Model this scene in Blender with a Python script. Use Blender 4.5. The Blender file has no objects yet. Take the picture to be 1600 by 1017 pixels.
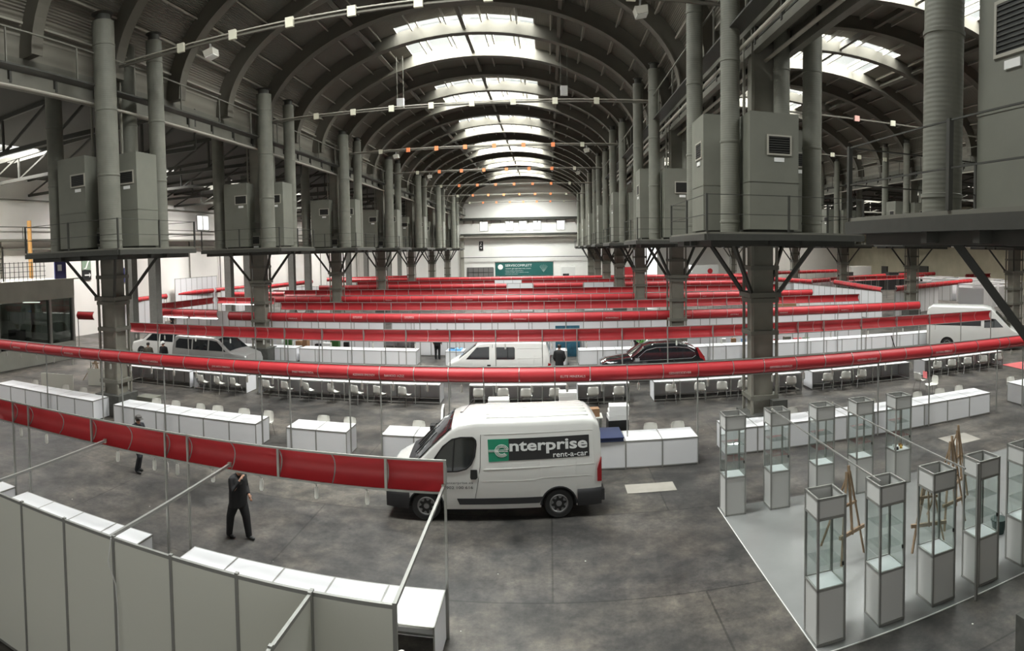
import bpy, bmesh, math, random
from mathutils import Vector, Matrix
random.seed(7)
PI = math.pi
S = bpy.context.scene
COL = S.collection

# ------------------------------------------------------------------ camera, sky, light, exposure
F, X0, T, YH, AZ, H = 958.0, 1149.0, 0.045, 387.8, 0.305, 6.2
V0 = YH + F * math.tan(T)
cam_d = bpy.data.cameras.new('camera')
cam = bpy.data.objects.new('camera', cam_d); COL.objects.link(cam); S.camera = cam
cam_d.type = 'PANO'
cam_d.panorama_type = 'CENTRAL_CYLINDRICAL'
cam_d.central_cylindrical_range_u_min = -X0 / F
cam_d.central_cylindrical_range_u_max = (1600 - X0) / F
cam_d.central_cylindrical_range_v_min = -(1017 - V0) / F
cam_d.central_cylindrical_range_v_max = V0 / F
cam_d.central_cylindrical_radius = 1.0
cam_d.clip_start = 0.05; cam_d.clip_end = 500
cam.location = (0, 0, H)
fwd = Vector((math.sin(AZ) * math.cos(T), math.cos(AZ) * math.cos(T), -math.sin(T)))
cam.rotation_mode = 'QUATERNION'
cam.rotation_quaternion = fwd.to_track_quat('-Z', 'Y')

w = bpy.data.worlds.new('overcast_sky'); S.world = w; w.use_nodes = True
bg = w.node_tree.nodes['Background']
bg.inputs[0].default_value = (0.97, 0.98, 0.95, 1); bg.inputs[1].default_value = 1.15

S.view_settings.view_transform = 'Standard'; S.view_settings.look = 'None'
S.view_settings.gamma = 1; S.view_settings.use_curve_mapping = False
S.view_settings.exposure = 0.1
S.cycles.max_bounces = 7; S.cycles.diffuse_bounces = 4; S.cycles.glossy_bounces = 3
S.cycles.transmission_bounces = 6; S.cycles.transparent_max_bounces = 24
S.cycles.caustics_reflective = False; S.cycles.caustics_refractive = False
S.cycles.use_light_tree = True

BAY0, BAY = 18.9, 13.2
CX, HW = -4.75, 11.55            # main vault: centre, half width
RX, RHW = 18.65, 11.85           # right vault
SPR, RISE = 13.4, 6.4
def sky_light(name, x, y, z, sx, sy, e, col=(1.0, 0.985, 0.95)):
    l = bpy.data.lights.new(name, 'AREA'); l.shape = 'RECTANGLE'; l.size = sx; l.size_y = sy; l.energy = e; l.color = col
    o = bpy.data.objects.new(name, l); COL.objects.link(o); o.location = (x, y, z)
    return o
for k in range(-1, 7):
    yc = BAY0 + BAY * k + 5.5
    sky_light('daylight_over_skylight', CX, yc, SPR + RISE + 2.2, 10.0, 7.4, (17000 if k < 4 else 30000) if k >= 0 else 16500)
    if k < 6: sky_light('daylight_over_skylight', RX, yc, SPR + RISE + 2.2, 10.0, 7.4, 13000)
    sky_light('daylight_over_aisle_skylight', -29.5, yc, 15.2, 4.0, 5.0, 6000, (1, .97, .93))
    sky_light('daylight_over_aisle_skylight', 45, yc, 15.2, 4.0, 4.0, 5000, (1, .96, .88))

o = sky_light('daylight_outside_far_windows', -4.7, 116, 10.6, 20, 3.0, 4000); o.rotation_euler = (-PI / 2, 0, 0)
o = sky_light('daylight_outside_loading_door', 18, 116, 3.2, 6, 6, 2500); o.rotation_euler = (-PI / 2, 0, 0)
o = sky_light('daylight_outside_left_window', -38, 57.2, 10, 3, 3, 300); o.rotation_euler = (0, -PI / 2, 0)

# ------------------------------------------------------------------ materials
MATS = {}
def mat(name, col, rough=0.6, metal=0.0, noise=0.0, nscale=6.0, bump=0.0, spec=0.5, wave=None, coat=0.0, emit=None):
    if name in MATS: return MATS[name]
    m = bpy.data.materials.new(name); m.use_nodes = True; MATS[name] = m
    nt = m.node_tree; b = nt.nodes['Principled BSDF']
    b.inputs['Base Color'].default_value = (*col, 1); b.inputs['Roughness'].default_value = rough
    b.inputs['Metallic'].default_value = metal; b.inputs['Specular IOR Level'].default_value = spec
    b.inputs['Coat Weight'].default_value = coat
    if emit:
        b.inputs['Emission Color'].default_value = (*emit[0], 1); b.inputs['Emission Strength'].default_value = emit[1]
    tc = nt.nodes.new('ShaderNodeTexCoord')
    if noise or bump:
        n = nt.nodes.new('ShaderNodeTexNoise'); n.inputs['Scale'].default_value = nscale; n.inputs['Detail'].default_value = 4
        nt.links.new(tc.outputs['Object'], n.inputs['Vector'])
        if noise:
            r = nt.nodes.new('ShaderNodeMapRange'); r.inputs[1].default_value = 0.3; r.inputs[2].default_value = 0.7
            r.inputs[3].default_value = 1 - noise; r.inputs[4].default_value = 1 + noise * .6
            nt.links.new(n.outputs['Fac'], r.inputs[0])
            mx = nt.nodes.new('ShaderNodeVectorMath'); mx.operation = 'SCALE'; mx.inputs[0].default_value = col
            nt.links.new(r.outputs[0], mx.inputs['Scale']); nt.links.new(mx.outputs[0], b.inputs['Base Color'])
        if bump:
            bp = nt.nodes.new('ShaderNodeBump'); bp.inputs['Strength'].default_value = bump; bp.inputs['Distance'].default_value = 0.02
            nt.links.new(n.outputs['Fac'], bp.inputs['Height']); nt.links.new(bp.outputs[0], b.inputs['Normal'])
    if wave:
        axis, sc, dist = wave
        wv = nt.nodes.new('ShaderNodeTexWave'); wv.bands_direction = axis; wv.inputs['Scale'].default_value = sc
        nt.links.new(tc.outputs['Object'], wv.inputs['Vector'])
        bp = nt.nodes.new('ShaderNodeBump'); bp.inputs['Strength'].default_value = 0.9; bp.inputs['Distance'].default_value = dist
        nt.links.new(wv.outputs['Fac'], bp.inputs['Height']); nt.links.new(bp.outputs[0], b.inputs['Normal'])
    return m
def glass_mat(name, tint, refl=1.0):
    m = bpy.data.materials.new(name); m.use_nodes = True; nt = m.node_tree; nt.nodes.clear()
    o = nt.nodes.new('ShaderNodeOutputMaterial'); t = nt.nodes.new('ShaderNodeBsdfTransparent'); t.inputs[0].default_value = (*tint, 1)
    g = nt.nodes.new('ShaderNodeBsdfGlossy'); g.inputs['Roughness'].default_value = 0.02
    lw = nt.nodes.new('ShaderNodeLayerWeight'); lw.inputs[0].default_value = .5
    pw_ = nt.nodes.new('ShaderNodeMath'); pw_.operation = 'POWER'; pw_.inputs[1].default_value = 4.0
    nt.links.new(lw.outputs['Facing'], pw_.inputs[0])
    f = nt.nodes.new('ShaderNodeMath'); f.operation = 'MULTIPLY_ADD'; f.inputs[1].default_value = .8; f.inputs[2].default_value = .035
    nt.links.new(pw_.outputs[0], f.inputs[0])
    mx = nt.nodes.new('ShaderNodeMixShader')
    mu = nt.nodes.new('ShaderNodeMath'); mu.operation = 'MULTIPLY'; mu.inputs[1].default_value = refl
    nt.links.new(f.outputs[0], mu.inputs[0]); nt.links.new(mu.outputs[0], mx.inputs[0])
    nt.links.new(t.outputs[0], mx.inputs[1]); nt.links.new(g.outputs[0], mx.inputs[2]); nt.links.new(mx.outputs[0], o.inputs[0])
    MATS[name] = m; return m
def floor_mat():
    m = bpy.data.materials.new('worn_concrete'); m.use_nodes = True; nt = m.node_tree; b = nt.nodes['Principled BSDF']; L = nt.links.new
    g = nt.nodes.new('ShaderNodeNewGeometry')
    def noise(sc, det, rough=.6):
        n = nt.nodes.new('ShaderNodeTexNoise'); n.inputs['Scale'].default_value = sc; n.inputs['Detail'].default_value = det
        n.inputs['Roughness'].default_value = rough; L(g.outputs['Position'], n.inputs['Vector']); return n
    def ramp(src, pts):
        r = nt.nodes.new('ShaderNodeValToRGB'); e = r.color_ramp.elements
        while len(e) < len(pts): e.new(0.5)
        for i, (p, c) in enumerate(pts): e[i].position = p; e[i].color = (*c, 1)
        L(src, r.inputs[0]); return r
    a = ramp(noise(.42, 12, .68).outputs['Fac'], [(.36, (.034, .033, .031)), (.46, (.055, .052, .049)), (.54, (.083, .076, .068)), (.66, (.135, .124, .110))])
    c = ramp(noise(2.3, 10, .75).outputs['Fac'], [(.34, (.55, .56, .58)), (.5, (.95, .95, .95)), (.62, (1.32, 1.29, 1.24))])
    d = ramp(noise(9, 6, .7).outputs['Fac'], [(.3, (.8, .8, .8)), (.7, (1.2, 1.2, 1.2))])
    m1 = nt.nodes.new('ShaderNodeVectorMath'); m1.operation = 'MULTIPLY'; L(a.outputs[0], m1.inputs[0]); L(c.outputs[0], m1.inputs[1])
    m2 = nt.nodes.new('ShaderNodeVectorMath'); m2.operation = 'MULTIPLY'; L(m1.outputs[0], m2.inputs[0]); L(d.outputs[0], m2.inputs[1])
    # slab pattern: tone varies per slab, dark joints
    br = nt.nodes.new('ShaderNodeTexBrick'); br.inputs['Scale'].default_value = .2; br.inputs['Mortar Size'].default_value = .004
    br.inputs['Color1'].default_value = (.86, .86, .88, 1); br.inputs['Color2'].default_value = (1.12, 1.1, 1.06, 1); br.inputs['Mortar'].default_value = (.55, .55, .55, 1)
    br.inputs['Brick Width'].default_value = 1.1; br.inputs['Row Height'].default_value = .7
    L(g.outputs['Position'], br.inputs['Vector'])
    m3 = nt.nodes.new('ShaderNodeVectorMath'); m3.operation = 'MULTIPLY'; L(m2.outputs[0], m3.inputs[0]); L(br.outputs[0], m3.inputs[1])
    # small pale specks of plaster and paint
    vo = nt.nodes.new('ShaderNodeTexVoronoi'); vo.inputs['Scale'].default_value = 1.3; L(g.outputs['Position'], vo.inputs['Vector'])
    sp = nt.nodes.new('ShaderNodeMath'); sp.operation = 'LESS_THAN'; sp.inputs[1].default_value = .022; L(vo.outputs['Distance'], sp.inputs[0])
    mx = nt.nodes.new('ShaderNodeMix'); mx.data_type = 'RGBA'; L(sp.outputs[0], mx.inputs[0]); L(m3.outputs[0], mx.inputs[6]); mx.inputs[7].default_value = (.55, .55, .5, 1)
    L(mx.outputs[2], b.inputs['Base Color'])
    rr = ramp(noise(.6, 6).outputs['Fac'], [(.3, (.30,) * 3), (.7, (.62,) * 3)]); L(rr.outputs[0], b.inputs['Roughness'])
    bp = nt.nodes.new('ShaderNodeBump'); bp.inputs['Strength'].default_value = .12; bp.inputs['Distance'].default_value = .01
    L(noise(14, 5).outputs['Fac'], bp.inputs['Height']); L(bp.outputs[0], b.inputs['Normal'])
    b.inputs['Specular IOR Level'].default_value = .35
    return m
M_FLOOR = floor_mat()
WHITE = mat('white_laminate', (.78, .78, .80), .38)
WHITE2 = mat('white_board', (.68, .68, .61), .6)
ALU = mat('aluminium', (.36, .36, .34), .42, .55)
RED = mat('red_banner', (.50, .030, .038), .45, noise=.08, nscale=2)
BOARD = mat('showcase_board', (.60, .60, .585), .55)
PLASTIC = mat('white_plastic', (.74, .73, .68), .4)
CREAM = mat('white_wall_paint', (.80, .78, .74), .8, noise=.06, nscale=.3)
BEIGE = mat('beige_wall_paint', (.46, .43, .32), .8, noise=.15, nscale=.4)
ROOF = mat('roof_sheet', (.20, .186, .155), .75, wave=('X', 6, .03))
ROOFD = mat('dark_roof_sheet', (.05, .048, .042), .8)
RIB = mat('roof_steel', (.125, .116, .094), .7, noise=.1, nscale=1)
PURLIN = mat('purlin_paint', (.36, .34, .29), .6)
STEEL = mat('grey_painted_steel', (.15, .145, .12), .6, noise=.12, nscale=1.5)
PILLAR = mat('pillar_paint', (.225, .215, .18), .6, noise=.15, nscale=1.5)
DARKST = mat('dark_steel', (.045, .045, .038), .6, noise=.1)
CASING = mat('unit_casing', (.165, .166, .136), .6, noise=.1, nscale=1.2)
DUCT = mat('spiral_duct', (.17, .17, .14), .6, noise=.15, nscale=2, wave=('Z', 4.5, .0025))
BLACK = mat('black_matt', (.012, .012, .012), .6)
RUBBER = mat('rubber', (.02, .02, .02), .75)
DARKPL = mat('dark_plastic', (.028, .028, .03), .55)
CHROME = mat('chrome', (.6, .6, .6), .2, 1)
PAINTW = mat('white_car_paint', (.66, .66, .635), .25, coat=.6)
PAINTS = mat('silver_car_paint', (.42, .42, .41), .28, .6, coat=.5)
PAINTK = mat('black_car_paint', (.008, .009, .011), .12, coat=1)
SCREEN = mat('dark_window', (.012, .014, .016), .06, spec=.8)
REDL = mat('red_lamp_lens', (.30, .012, .015), .2)
CLEARL = mat('headlamp_lens', (.55, .57, .6), .12, .4)
HUB = mat('wheel_cover', (.28, .28, .28), .35, .6)
GREEN = mat('logo_green', (.0, .19, .10), .4)
BLUE = mat('navy_plastic', (.012, .022, .075), .5)
LBLUE = mat('light_blue_plastic', (.12, .35, .70), .4)
WOOD = mat('pale_wood', (.30, .21, .13), .6, noise=.2, nscale=8)
CARD = mat('brown_cardboard', (.30, .17, .09), .8)
TEAL = mat('teal_banner', (.006, .085, .075), .6)
LETTER = mat('white_lettering', (.80, .80, .78), .5)
LETTERD = mat('grey_lettering', (.09, .09, .09), .5)
LETTERP = mat('pale_red_lettering', (.85, .72, .70), .5)
SKIN = mat('skin', (.45, .25, .17), .5)
CLOTHB = mat('black_cloth', (.010, .010, .011), .85)
CLOTHN = mat('dark_navy_cloth', (.018, .02, .026), .85)
CLOTHT = mat('olive_cloth', (.09, .08, .06), .85)
HAIR = mat('dark_hair', (.02, .015, .012), .6)
HAIRG = mat('grey_cap_cloth', (.09, .085, .08), .8)
PAPER = mat('white_card', (.78, .78, .76), .6)
SHINY = mat('pale_painted_floor', (.23, .235, .23), .22, noise=.06, nscale=1.5, spec=.6)
SLAB = mat('pale_concrete_slab', (.30, .28, .245), .7, noise=.12, nscale=2)
CARPET = mat('red_carpet', (.50, .11, .11), .95)
LAMP = mat('lit_tube', (1, 1, 1), .4, emit=((1, .98, .94), 6.0))
LAMPH = mat('floodlight_glass', (.8, .8, .75), .2)
AMBER = mat('amber_box', (.85, .26, .10), .5)
BOXC = mat('junction_box', (.62, .60, .48), .6)
LEAF = mat('green_leaf', (.04, .12, .03), .6)
YEL = mat('yellow_paint', (.55, .33, .05), .5)
GLASS = glass_mat('clear_glass', (.955, .978, .97), 1.0)
GLASSD = glass_mat('grey_glass', (.42, .45, .43), 1.2)
SKYGL = glass_mat('skylight_glazing', (.86, .88, .88), .6)

# ------------------------------------------------------------------ mesh helpers
class MB:
    def __init__(s): s.v = []; s.f = []; s.m = []
    def add(s, vs, fs, m=0):
        n = len(s.v); s.v += [tuple(p) for p in vs]; s.f += [tuple(i + n for i in f) for f in fs]; s.m += [m] * len(fs); return s
    def box(s, x0, x1, y0, y1, z0, z1, m=0, M=None):
        vs = [Vector((x, y, z)) for z in (z0, z1) for y in (y0, y1) for x in (x0, x1)]
        if M: vs = [M @ v for v in vs]
        return s.add(vs, [(0, 2, 3, 1), (4, 5, 7, 6), (0, 1, 5, 4), (2, 6, 7, 3), (0, 4, 6, 2), (1, 3, 7, 5)], m)
    def bar(s, p, q, a, b=None, m=0, up=(0, 0, 1)):
        p, q = Vector(p), Vector(q); d = q - p; L = d.length
        if L < 1e-6: return s
        b = b or a; z = d / L; u = Vector(up)
        if abs(z.dot(u)) > .99: u = Vector((1, 0, 0))
        x = u.cross(z).normalized(); y = z.cross(x)
        M = Matrix((( x.x, y.x, z.x, p.x), (x.y, y.y, z.y, p.y), (x.z, y.z, z.z, p.z), (0, 0, 0, 1)))
        return s.box(-a / 2, a / 2, -b / 2, b / 2, 0, L, m, M)
    def tube(s, pts, r, n=8, m=0, cap=True):
        pts = [Vector(p) for p in pts]; rs = r if isinstance(r, (list, tuple)) else [r] * len(pts); rings = []
        ref = None
        for i, p in enumerate(pts):
            d = (pts[min(i + 1, len(pts) - 1)] - pts[max(i - 1, 0)])
            d = d.normalized() if d.length > 1e-9 else Vector((0, 0, 1))
            if ref is None:
                ref = Vector((0, 0, 1)) if abs(d.z) < .9 else Vector((1, 0, 0))
            x = (ref - d * ref.dot(d))
            if x.length < 1e-4: x = Vector((0, 1, 0)) - d * d.y
            x.normalize(); y = d.cross(x); ref = x
            rings.append([p + (x * math.cos(2 * PI * k / n) + y * math.sin(2 * PI * k / n)) * rs[i] for k in range(n)])
        vs = [v for r_ in rings for v in r_]; fs = []
        for i in range(len(rings) - 1):
            for k in range(n):
                a, b = i * n + k, i * n + (k + 1) % n; fs.append((a, b, b + n, a + n))
        if cap: fs.append(tuple(range(n))[::-1]); fs.append(tuple((len(rings) - 1) * n + k for k in range(n)))
        return s.add(vs, fs, m)
    def lathe(s, prof, n=16, m=0, M=None):     # prof: (r, z)
        vs = []; fs = []
        for r_, z in prof:
            for k in range(n):
                v = Vector((r_ * math.cos(2 * PI * k / n), r_ * math.sin(2 * PI * k / n), z)); vs.append(M @ v if M else v)
        for i in range(len(prof) - 1):
            for k in range(n):
                a, b = i * n + k, i * n + (k + 1) % n; fs.append((a, b, b + n, a + n))
        fs.append(tuple(range(n))[::-1]); fs.append(tuple((len(prof) - 1) * n + k for k in range(n)))
        return s.add(vs, fs, m)
    def prism(s, poly, axis, a, b, m=0):       # poly in the two other axes
        def P(u, v, t): return (t, u, v) if axis == 0 else ((u, t, v) if axis == 1 else (u, v, t))
        n = len(poly); vs = [P(u, v, a) for u, v in poly] + [P(u, v, b) for u, v in poly]
        fs = [tuple(range(n))[::-1], tuple(range(n, 2 * n))] + [(i, (i + 1) % n, n + (i + 1) % n, n + i) for i in range(n)]
        return s.add(vs, fs, m)
    def rot(s, M):
        s.v = [tuple(M @ Vector(p)) for p in s.v]; return s
    def mesh(s, name, mats, smooth=False):
        me = bpy.data.meshes.new(name); me.from_pydata(s.v, [], s.f); me.update()
        for m_ in (mats if isinstance(mats, (list, tuple)) else [mats]): me.materials.append(m_)
        me.polygons.foreach_set('material_index', s.m)
        bm = bmesh.new(); bm.from_mesh(me); bmesh.ops.recalc_face_normals(bm, faces=bm.faces); bm.to_mesh(me); bm.free()
        if smooth:
            me.polygons.foreach_set('use_smooth', [True] * len(me.polygons))
            try: me.set_sharp_from_angle(angle=math.radians(40))
            except Exception: pass
        return me
    def build(s, name, mats, parent=None, smooth=False, label=None):
        o = bpy.data.objects.new(name, s.mesh(name, mats, smooth)); COL.objects.link(o)
        if parent: o.parent = parent
        if label: o['label'] = label
        return o
def inst(name, me, parent=None, loc=None, rz=None):
    o = bpy.data.objects.new(name, me); COL.objects.link(o)
    if parent: o.parent = parent
    if loc: o.location = loc
    if rz: o.rotation_euler[2] = rz
    return o
def tag(o, label, cat, group=None):
    o['label'] = label; o['category'] = cat
    if group: o['group'] = group
    return o
def thing(name, label, cat, loc=(0, 0, 0), rz=0, group=None):
    o = bpy.data.objects.new(name, None); COL.objects.link(o); o.location = loc; o.rotation_euler[2] = rz
    o.empty_display_size = .1
    return tag(o, label, cat, group)
def struct(o):
    o['kind'] = 'structure'; return o
KIDS = {}
def dup(root, loc, rz, label, group=None, cat=None):
    def cp(o, par):
        c = o.copy(); COL.objects.link(c)
        if par: c.parent = par
        for ch in o.children: cp(ch, c)
        return c
    r = cp(root, None); r.location = loc; r.rotation_euler[2] = rz; r['label'] = label
    if group: r['group'] = group
    if cat: r['category'] = cat
    return r
ORD = ['first', 'second', 'third', 'fourth', 'fifth', 'sixth', 'seventh', 'eighth', 'ninth', 'tenth', 'eleventh', 'twelfth', 'thirteenth',
       'fourteenth', 'fifteenth', 'sixteenth', 'seventeenth', 'eighteenth', 'nineteenth', 'twentieth']
def nth(i):
    if i < 20: return ORD[i]
    t = {2: 'twenty', 3: 'thirty', 4: 'forty'}; n = i + 1
    return t[n // 10] + 'th' if n % 10 == 0 else t[n // 10] + '-' + ORD[n % 10 - 1]
_txt = {}
def text_mesh(body, size, mat_, extrude=.002, bold=0.0):
    cu = bpy.data.curves.new('txt', 'FONT'); cu.body = body; cu.size = size; cu.extrude = extrude; cu.offset = bold
    cu.resolution_u = 3
    o = bpy.data.objects.new('txt', cu); COL.objects.link(o)
    dg = bpy.context.evaluated_depsgraph_get(); me = bpy.data.meshes.new_from_object(o.evaluated_get(dg))
    bpy.data.objects.remove(o); bpy.data.curves.remove(cu)
    me.materials.clear(); me.materials.append(mat_)
    return me
def text_on(body, width, height, mat_, name='lettering', parent=None, at=None, right=(1, 0, 0), up=(0, 0, 1), bold=0.0, fn=None):
    """text whose box runs width x height from at (lower left) along right/up"""
    me = text_mesh(body, 1.0, mat_, .01, bold)
    xs = [v.co.x for v in me.vertices]; ys = [v.co.y for v in me.vertices]
    x0, x1, y0, y1 = min(xs), max(xs), min(ys), max(ys)
    R, U = Vector(right), Vector(up); N = R.cross(U); A = Vector(at or (0, 0, 0))
    for v in me.vertices:
        u = (v.co.x - x0) / (x1 - x0) * width; t = (v.co.y - y0) / (y1 - y0) * height; d = .003 if v.co.z > 0 else 0
        v.co = fn(u, t, d) if fn else A + R * u + U * t + N * d
    me.update()
    return inst(name, me, parent)

# ------------------------------------------------------------------ the setting
YB, YE = -7.0, 113.0
fl = struct(MB().box(-38, 64, YB, YE + 6, -.2, 0).build('floor', M_FLOOR))
def wall(name, parts, m):
    b = MB()
    for p in parts: b.box(*p)
    return struct(b.build(name, m))
# far wall with its window row, gate and loading door
fw = []
wins = [-11.8, -7.08, -4.6, -2.0, 2.36]
fw += [(-38, 64, YE, YE + .4, 11.5, 21.0), (-38, 15.9, YE, YE + .4, 0, 9.8), (20.2, 64, YE, YE + .4, 0, 9.8), (15.9, 20.2, YE, YE + .4, 6.3, 9.8)]
e = -38
for x in wins: fw.append((e, x - .72, YE, YE + .4, 9.8, 11.5)); e = x + .72
fw.append((e, 64, YE, YE + .4, 9.8, 11.5))
wall('wall_far', fw, CREAM)
for i, x in enumerate(wins):
    wf = struct(MB().box(x - .74, x + .74, YE - .05, YE, 9.74, 9.82).box(x - .74, x + .74, YE - .05, YE, 11.48, 11.56).box(x - .78, x - .7, YE - .05, YE, 9.74, 11.56).box(x + .7, x + .78, YE - .05, YE, 9.74, 11.56).box(x - .02, x + .02, YE - .05, YE, 9.82, 11.48).build('window_%d' % (i + 1), ALU))
    wf['label'] = 'bright square window high on the far wall'
# left wall with a small window
wall('wall_left', [(-36.4, -36, 8, 56.1, 0, 14), (-36.4, -36, 58.4, YE, 0, 14), (-36.4, -36, 56.1, 58.4, 0, 9.3), (-36.4, -36, 56.1, 58.4, 10.8, 14)], CREAM)
struct(MB().box(-36.02, -35.94, 56.0, 56.1, 9.2, 10.9).box(-36.02, -35.94, 58.4, 58.5, 9.2, 10.9).box(-36.02, -35.94, 57.2, 57.28, 9.2, 10.9).box(-36.02, -35.94, 56.1, 58.4, 9.2, 9.3).box(-36.02, -35.94, 56.1, 58.4, 10.8, 10.9).build('window_6', ALU))
wall('wall_back_unseen', [(-38, 64, YB - .3, YB, 0, 2.2), (-38, 64, YB - .3, YB, 9.5, 21), (-38, -16, YB - .3, YB, 2.2, 9.5), (12, 64, YB - .3, YB, 2.2, 9.5)], BEIGE)  # added wall behind the camera, its opening sized to let in fill light
wall('wall_right', [(60, 60.4, 8, YE, 0, 14)], BEIGE)
struct(MB().box(59.6, 60, 20, YE, 6.6, 7.4).box(59.2, 60, 20, YE, 9.8, 10.2).build('trim_1', CREAM))
struct(MB().box(59.8, 60, 84, 90, 0, 3.4).build('door_1', DARKST)); struct(MB().box(59.8, 60, 97, 99, 0, 3).build('door_2', DARKST))
# vaulted roofs
def ell(cx, hw, a, off=0.0):
    return cx + (hw + off) * math.cos(a), SPR + (RISE + off) * math.sin(a)
NA = 26
def vault(cx, hw, idx, kmax=7, half=False):
    top = struct(thing('ceiling', 'x', 'x')); del top['label']; del top['category']; top.name = 'ceiling'
    ys = [YB]
    holes = []
    for k in range(-1, kmax):
        a = BAY0 + BAY * k + 3.5; holes.append((a, a + 5.3)); ys += [a, a + 5.3]
    ys.append(YE); ys = sorted(set(ys))
    # glazing takes the arc steps near the crown
    lim = 4.4
    angs = [i * PI / NA for i in range(NA + 1)]
    b = MB(); gl = MB(); bars = MB()
    for i in range(NA):
        a0, a1 = angs[i], angs[i + 1]
        xm = (ell(cx, hw, a0)[0] + ell(cx, hw, a1)[0]) / 2 - cx
        glaz = abs(xm) < lim
        for j in range(len(ys) - 1):
            y0, y1 = ys[j], ys[j + 1]
            inhole = any(abs(h[0] - y0) < .01 for h in holes)
            p = [ell(cx, hw, a0), ell(cx, hw, a1), ell(cx, hw, a1, .14), ell(cx, hw, a0, .14)]
            if glaz and inhole:
                q = [ell(cx, hw, a0, .10), ell(cx, hw, a1, .10), ell(cx, hw, a1, .12), ell(cx, hw, a0, .12)]
                gl.prism(q, 1, y0, y1)
                X, Z = ell(cx, hw, a0, .06); bars.bar((X, y0, Z), (X, y1, Z), .09, .14)
            else: b.prism(p, 1, y0, y1)
    b.build('roof_sheeting', ROOF, top)
    gl.build('skylight_glazing', SKYGL, top); bars.build('skylight_bar', PURLIN, top)
    # ribs every third of a bay
    y = BAY0 - 2 * BAY + 4.4
    while y < YE:
        if y > YB:
            r_ = MB(); n = 44; pi = [ell(cx, hw, i * PI / n, -.72) for i in range(n + 1)]; po = [ell(cx, hw, i * PI / n, -.02) for i in range(n + 1)]
            for i in range(n): r_.prism([pi[i], pi[i + 1], po[i + 1], po[i]], 1, y - .16, y + .16)
            for i in range(n):
                q = ell(cx, hw, i * PI / n, -.78); q2 = ell(cx, hw, (i + 1) * PI / n, -.78)
                r_.prism([q, q2, pi[i + 1], pi[i]], 1, y - .26, y + .26)
            r_.build('roof_rib', RIB, top)
        y += BAY / 3
    for a_ in (60, 90, 120):
        X, Z = ell(cx, hw, math.radians(a_), -.4); MB().bar((X, YB, Z), (X, YE - .1, Z), .22, .3, up=(math.cos(math.radians(a_)), 0, math.sin(math.radians(a_)))).build('ridge_tie', RIB, top)
    for i in range(1, 17, 1):
        a = i * PI / 17
        X, Z = ell(cx, hw, a, -.12); pb = MB(); y = BAY0 - 2 * BAY + 4.4; X2, Z2 = ell(cx, hw, a, -.32)
        inh = abs(X - cx) < lim
        while y < YE:
            y0, y1 = max(y + .3, YB), min(y + BAY / 3 - .3, YE - .1)
            if y1 > y0 + .5 : pb.bar((X, y0, Z), (X, y1, Z), .07, .26, up=(math.cos(a), 0, math.sin(a)))
            y += BAY / 3
        pb.build('purlin', PURLIN, top)
    return top
vault(CX, HW, 0)
vault(RX, RHW, 1, 6)
# aisle roofs with slots of daylight, dark trusses
def aisle(x0, x1, z0, z1, sx0, sx1, name):
    top = thing(name, 'x', 'x'); del top['label']; del top['category']; struct(top)
    b = MB()
    def zz(x): return z0 + (z1 - z0) * (x - x0) / (x1 - x0)
    def strip(xa, xb, ya, yb): b.prism([(xa, zz(xa)), (xb, zz(xb)), (xb, zz(xb) + .15), (xa, zz(xa) + .15)], 1, ya, yb)
    strip(x0, sx0, YB, YE); strip(sx1, x1, YB, YE)
    y = YB
    for k in range(-1, 7):
        yc = BAY0 + BAY * k + 5.5
        strip(sx0, sx1, y, yc - 2.2); y = yc + 2.2
    strip(sx0, sx1, y, YE)
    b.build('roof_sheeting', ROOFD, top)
    g = MB()
    for k in range(-1, 7):
        yc = BAY0 + BAY * k + 5.5
        for j in range(5): g.bar((sx0, yc - 2.2 + j * 1.1, zz(sx0)), (sx1, yc - 2.2 + j * 1.1, zz(sx1)), .14, .2)
    g.build('skylight_bar', DARKST, top)
    y = BAY0 - BAY
    while y < YE:
        t = MB(); n = 6
        for j in range(n):
            xa = x0 + (x1 - x0) * j / n; xb = x0 + (x1 - x0) * (j + 1) / n
            zb = min(z0, z1) - 1.3
            t.bar((xa, y, zb), (xb, y, zb), .16, .2); t.bar((xa, y, zz(xa) - .1), (xb, y, zz(xb) - .1), .16, .2)
            t.bar((xa, y, zb), (xb, y, zz(xb) - .1), .1); t.bar((xb, y, zb), (xb, y, zz(xb) - .1), .1)
        t.build('roof_truss_frame', DARKST, top)
        y += BAY / 2
    return top
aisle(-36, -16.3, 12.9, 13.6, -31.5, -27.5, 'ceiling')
aisle(30.5, 60, 13.6, 12.9, 43, 47, 'ceiling')
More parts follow.
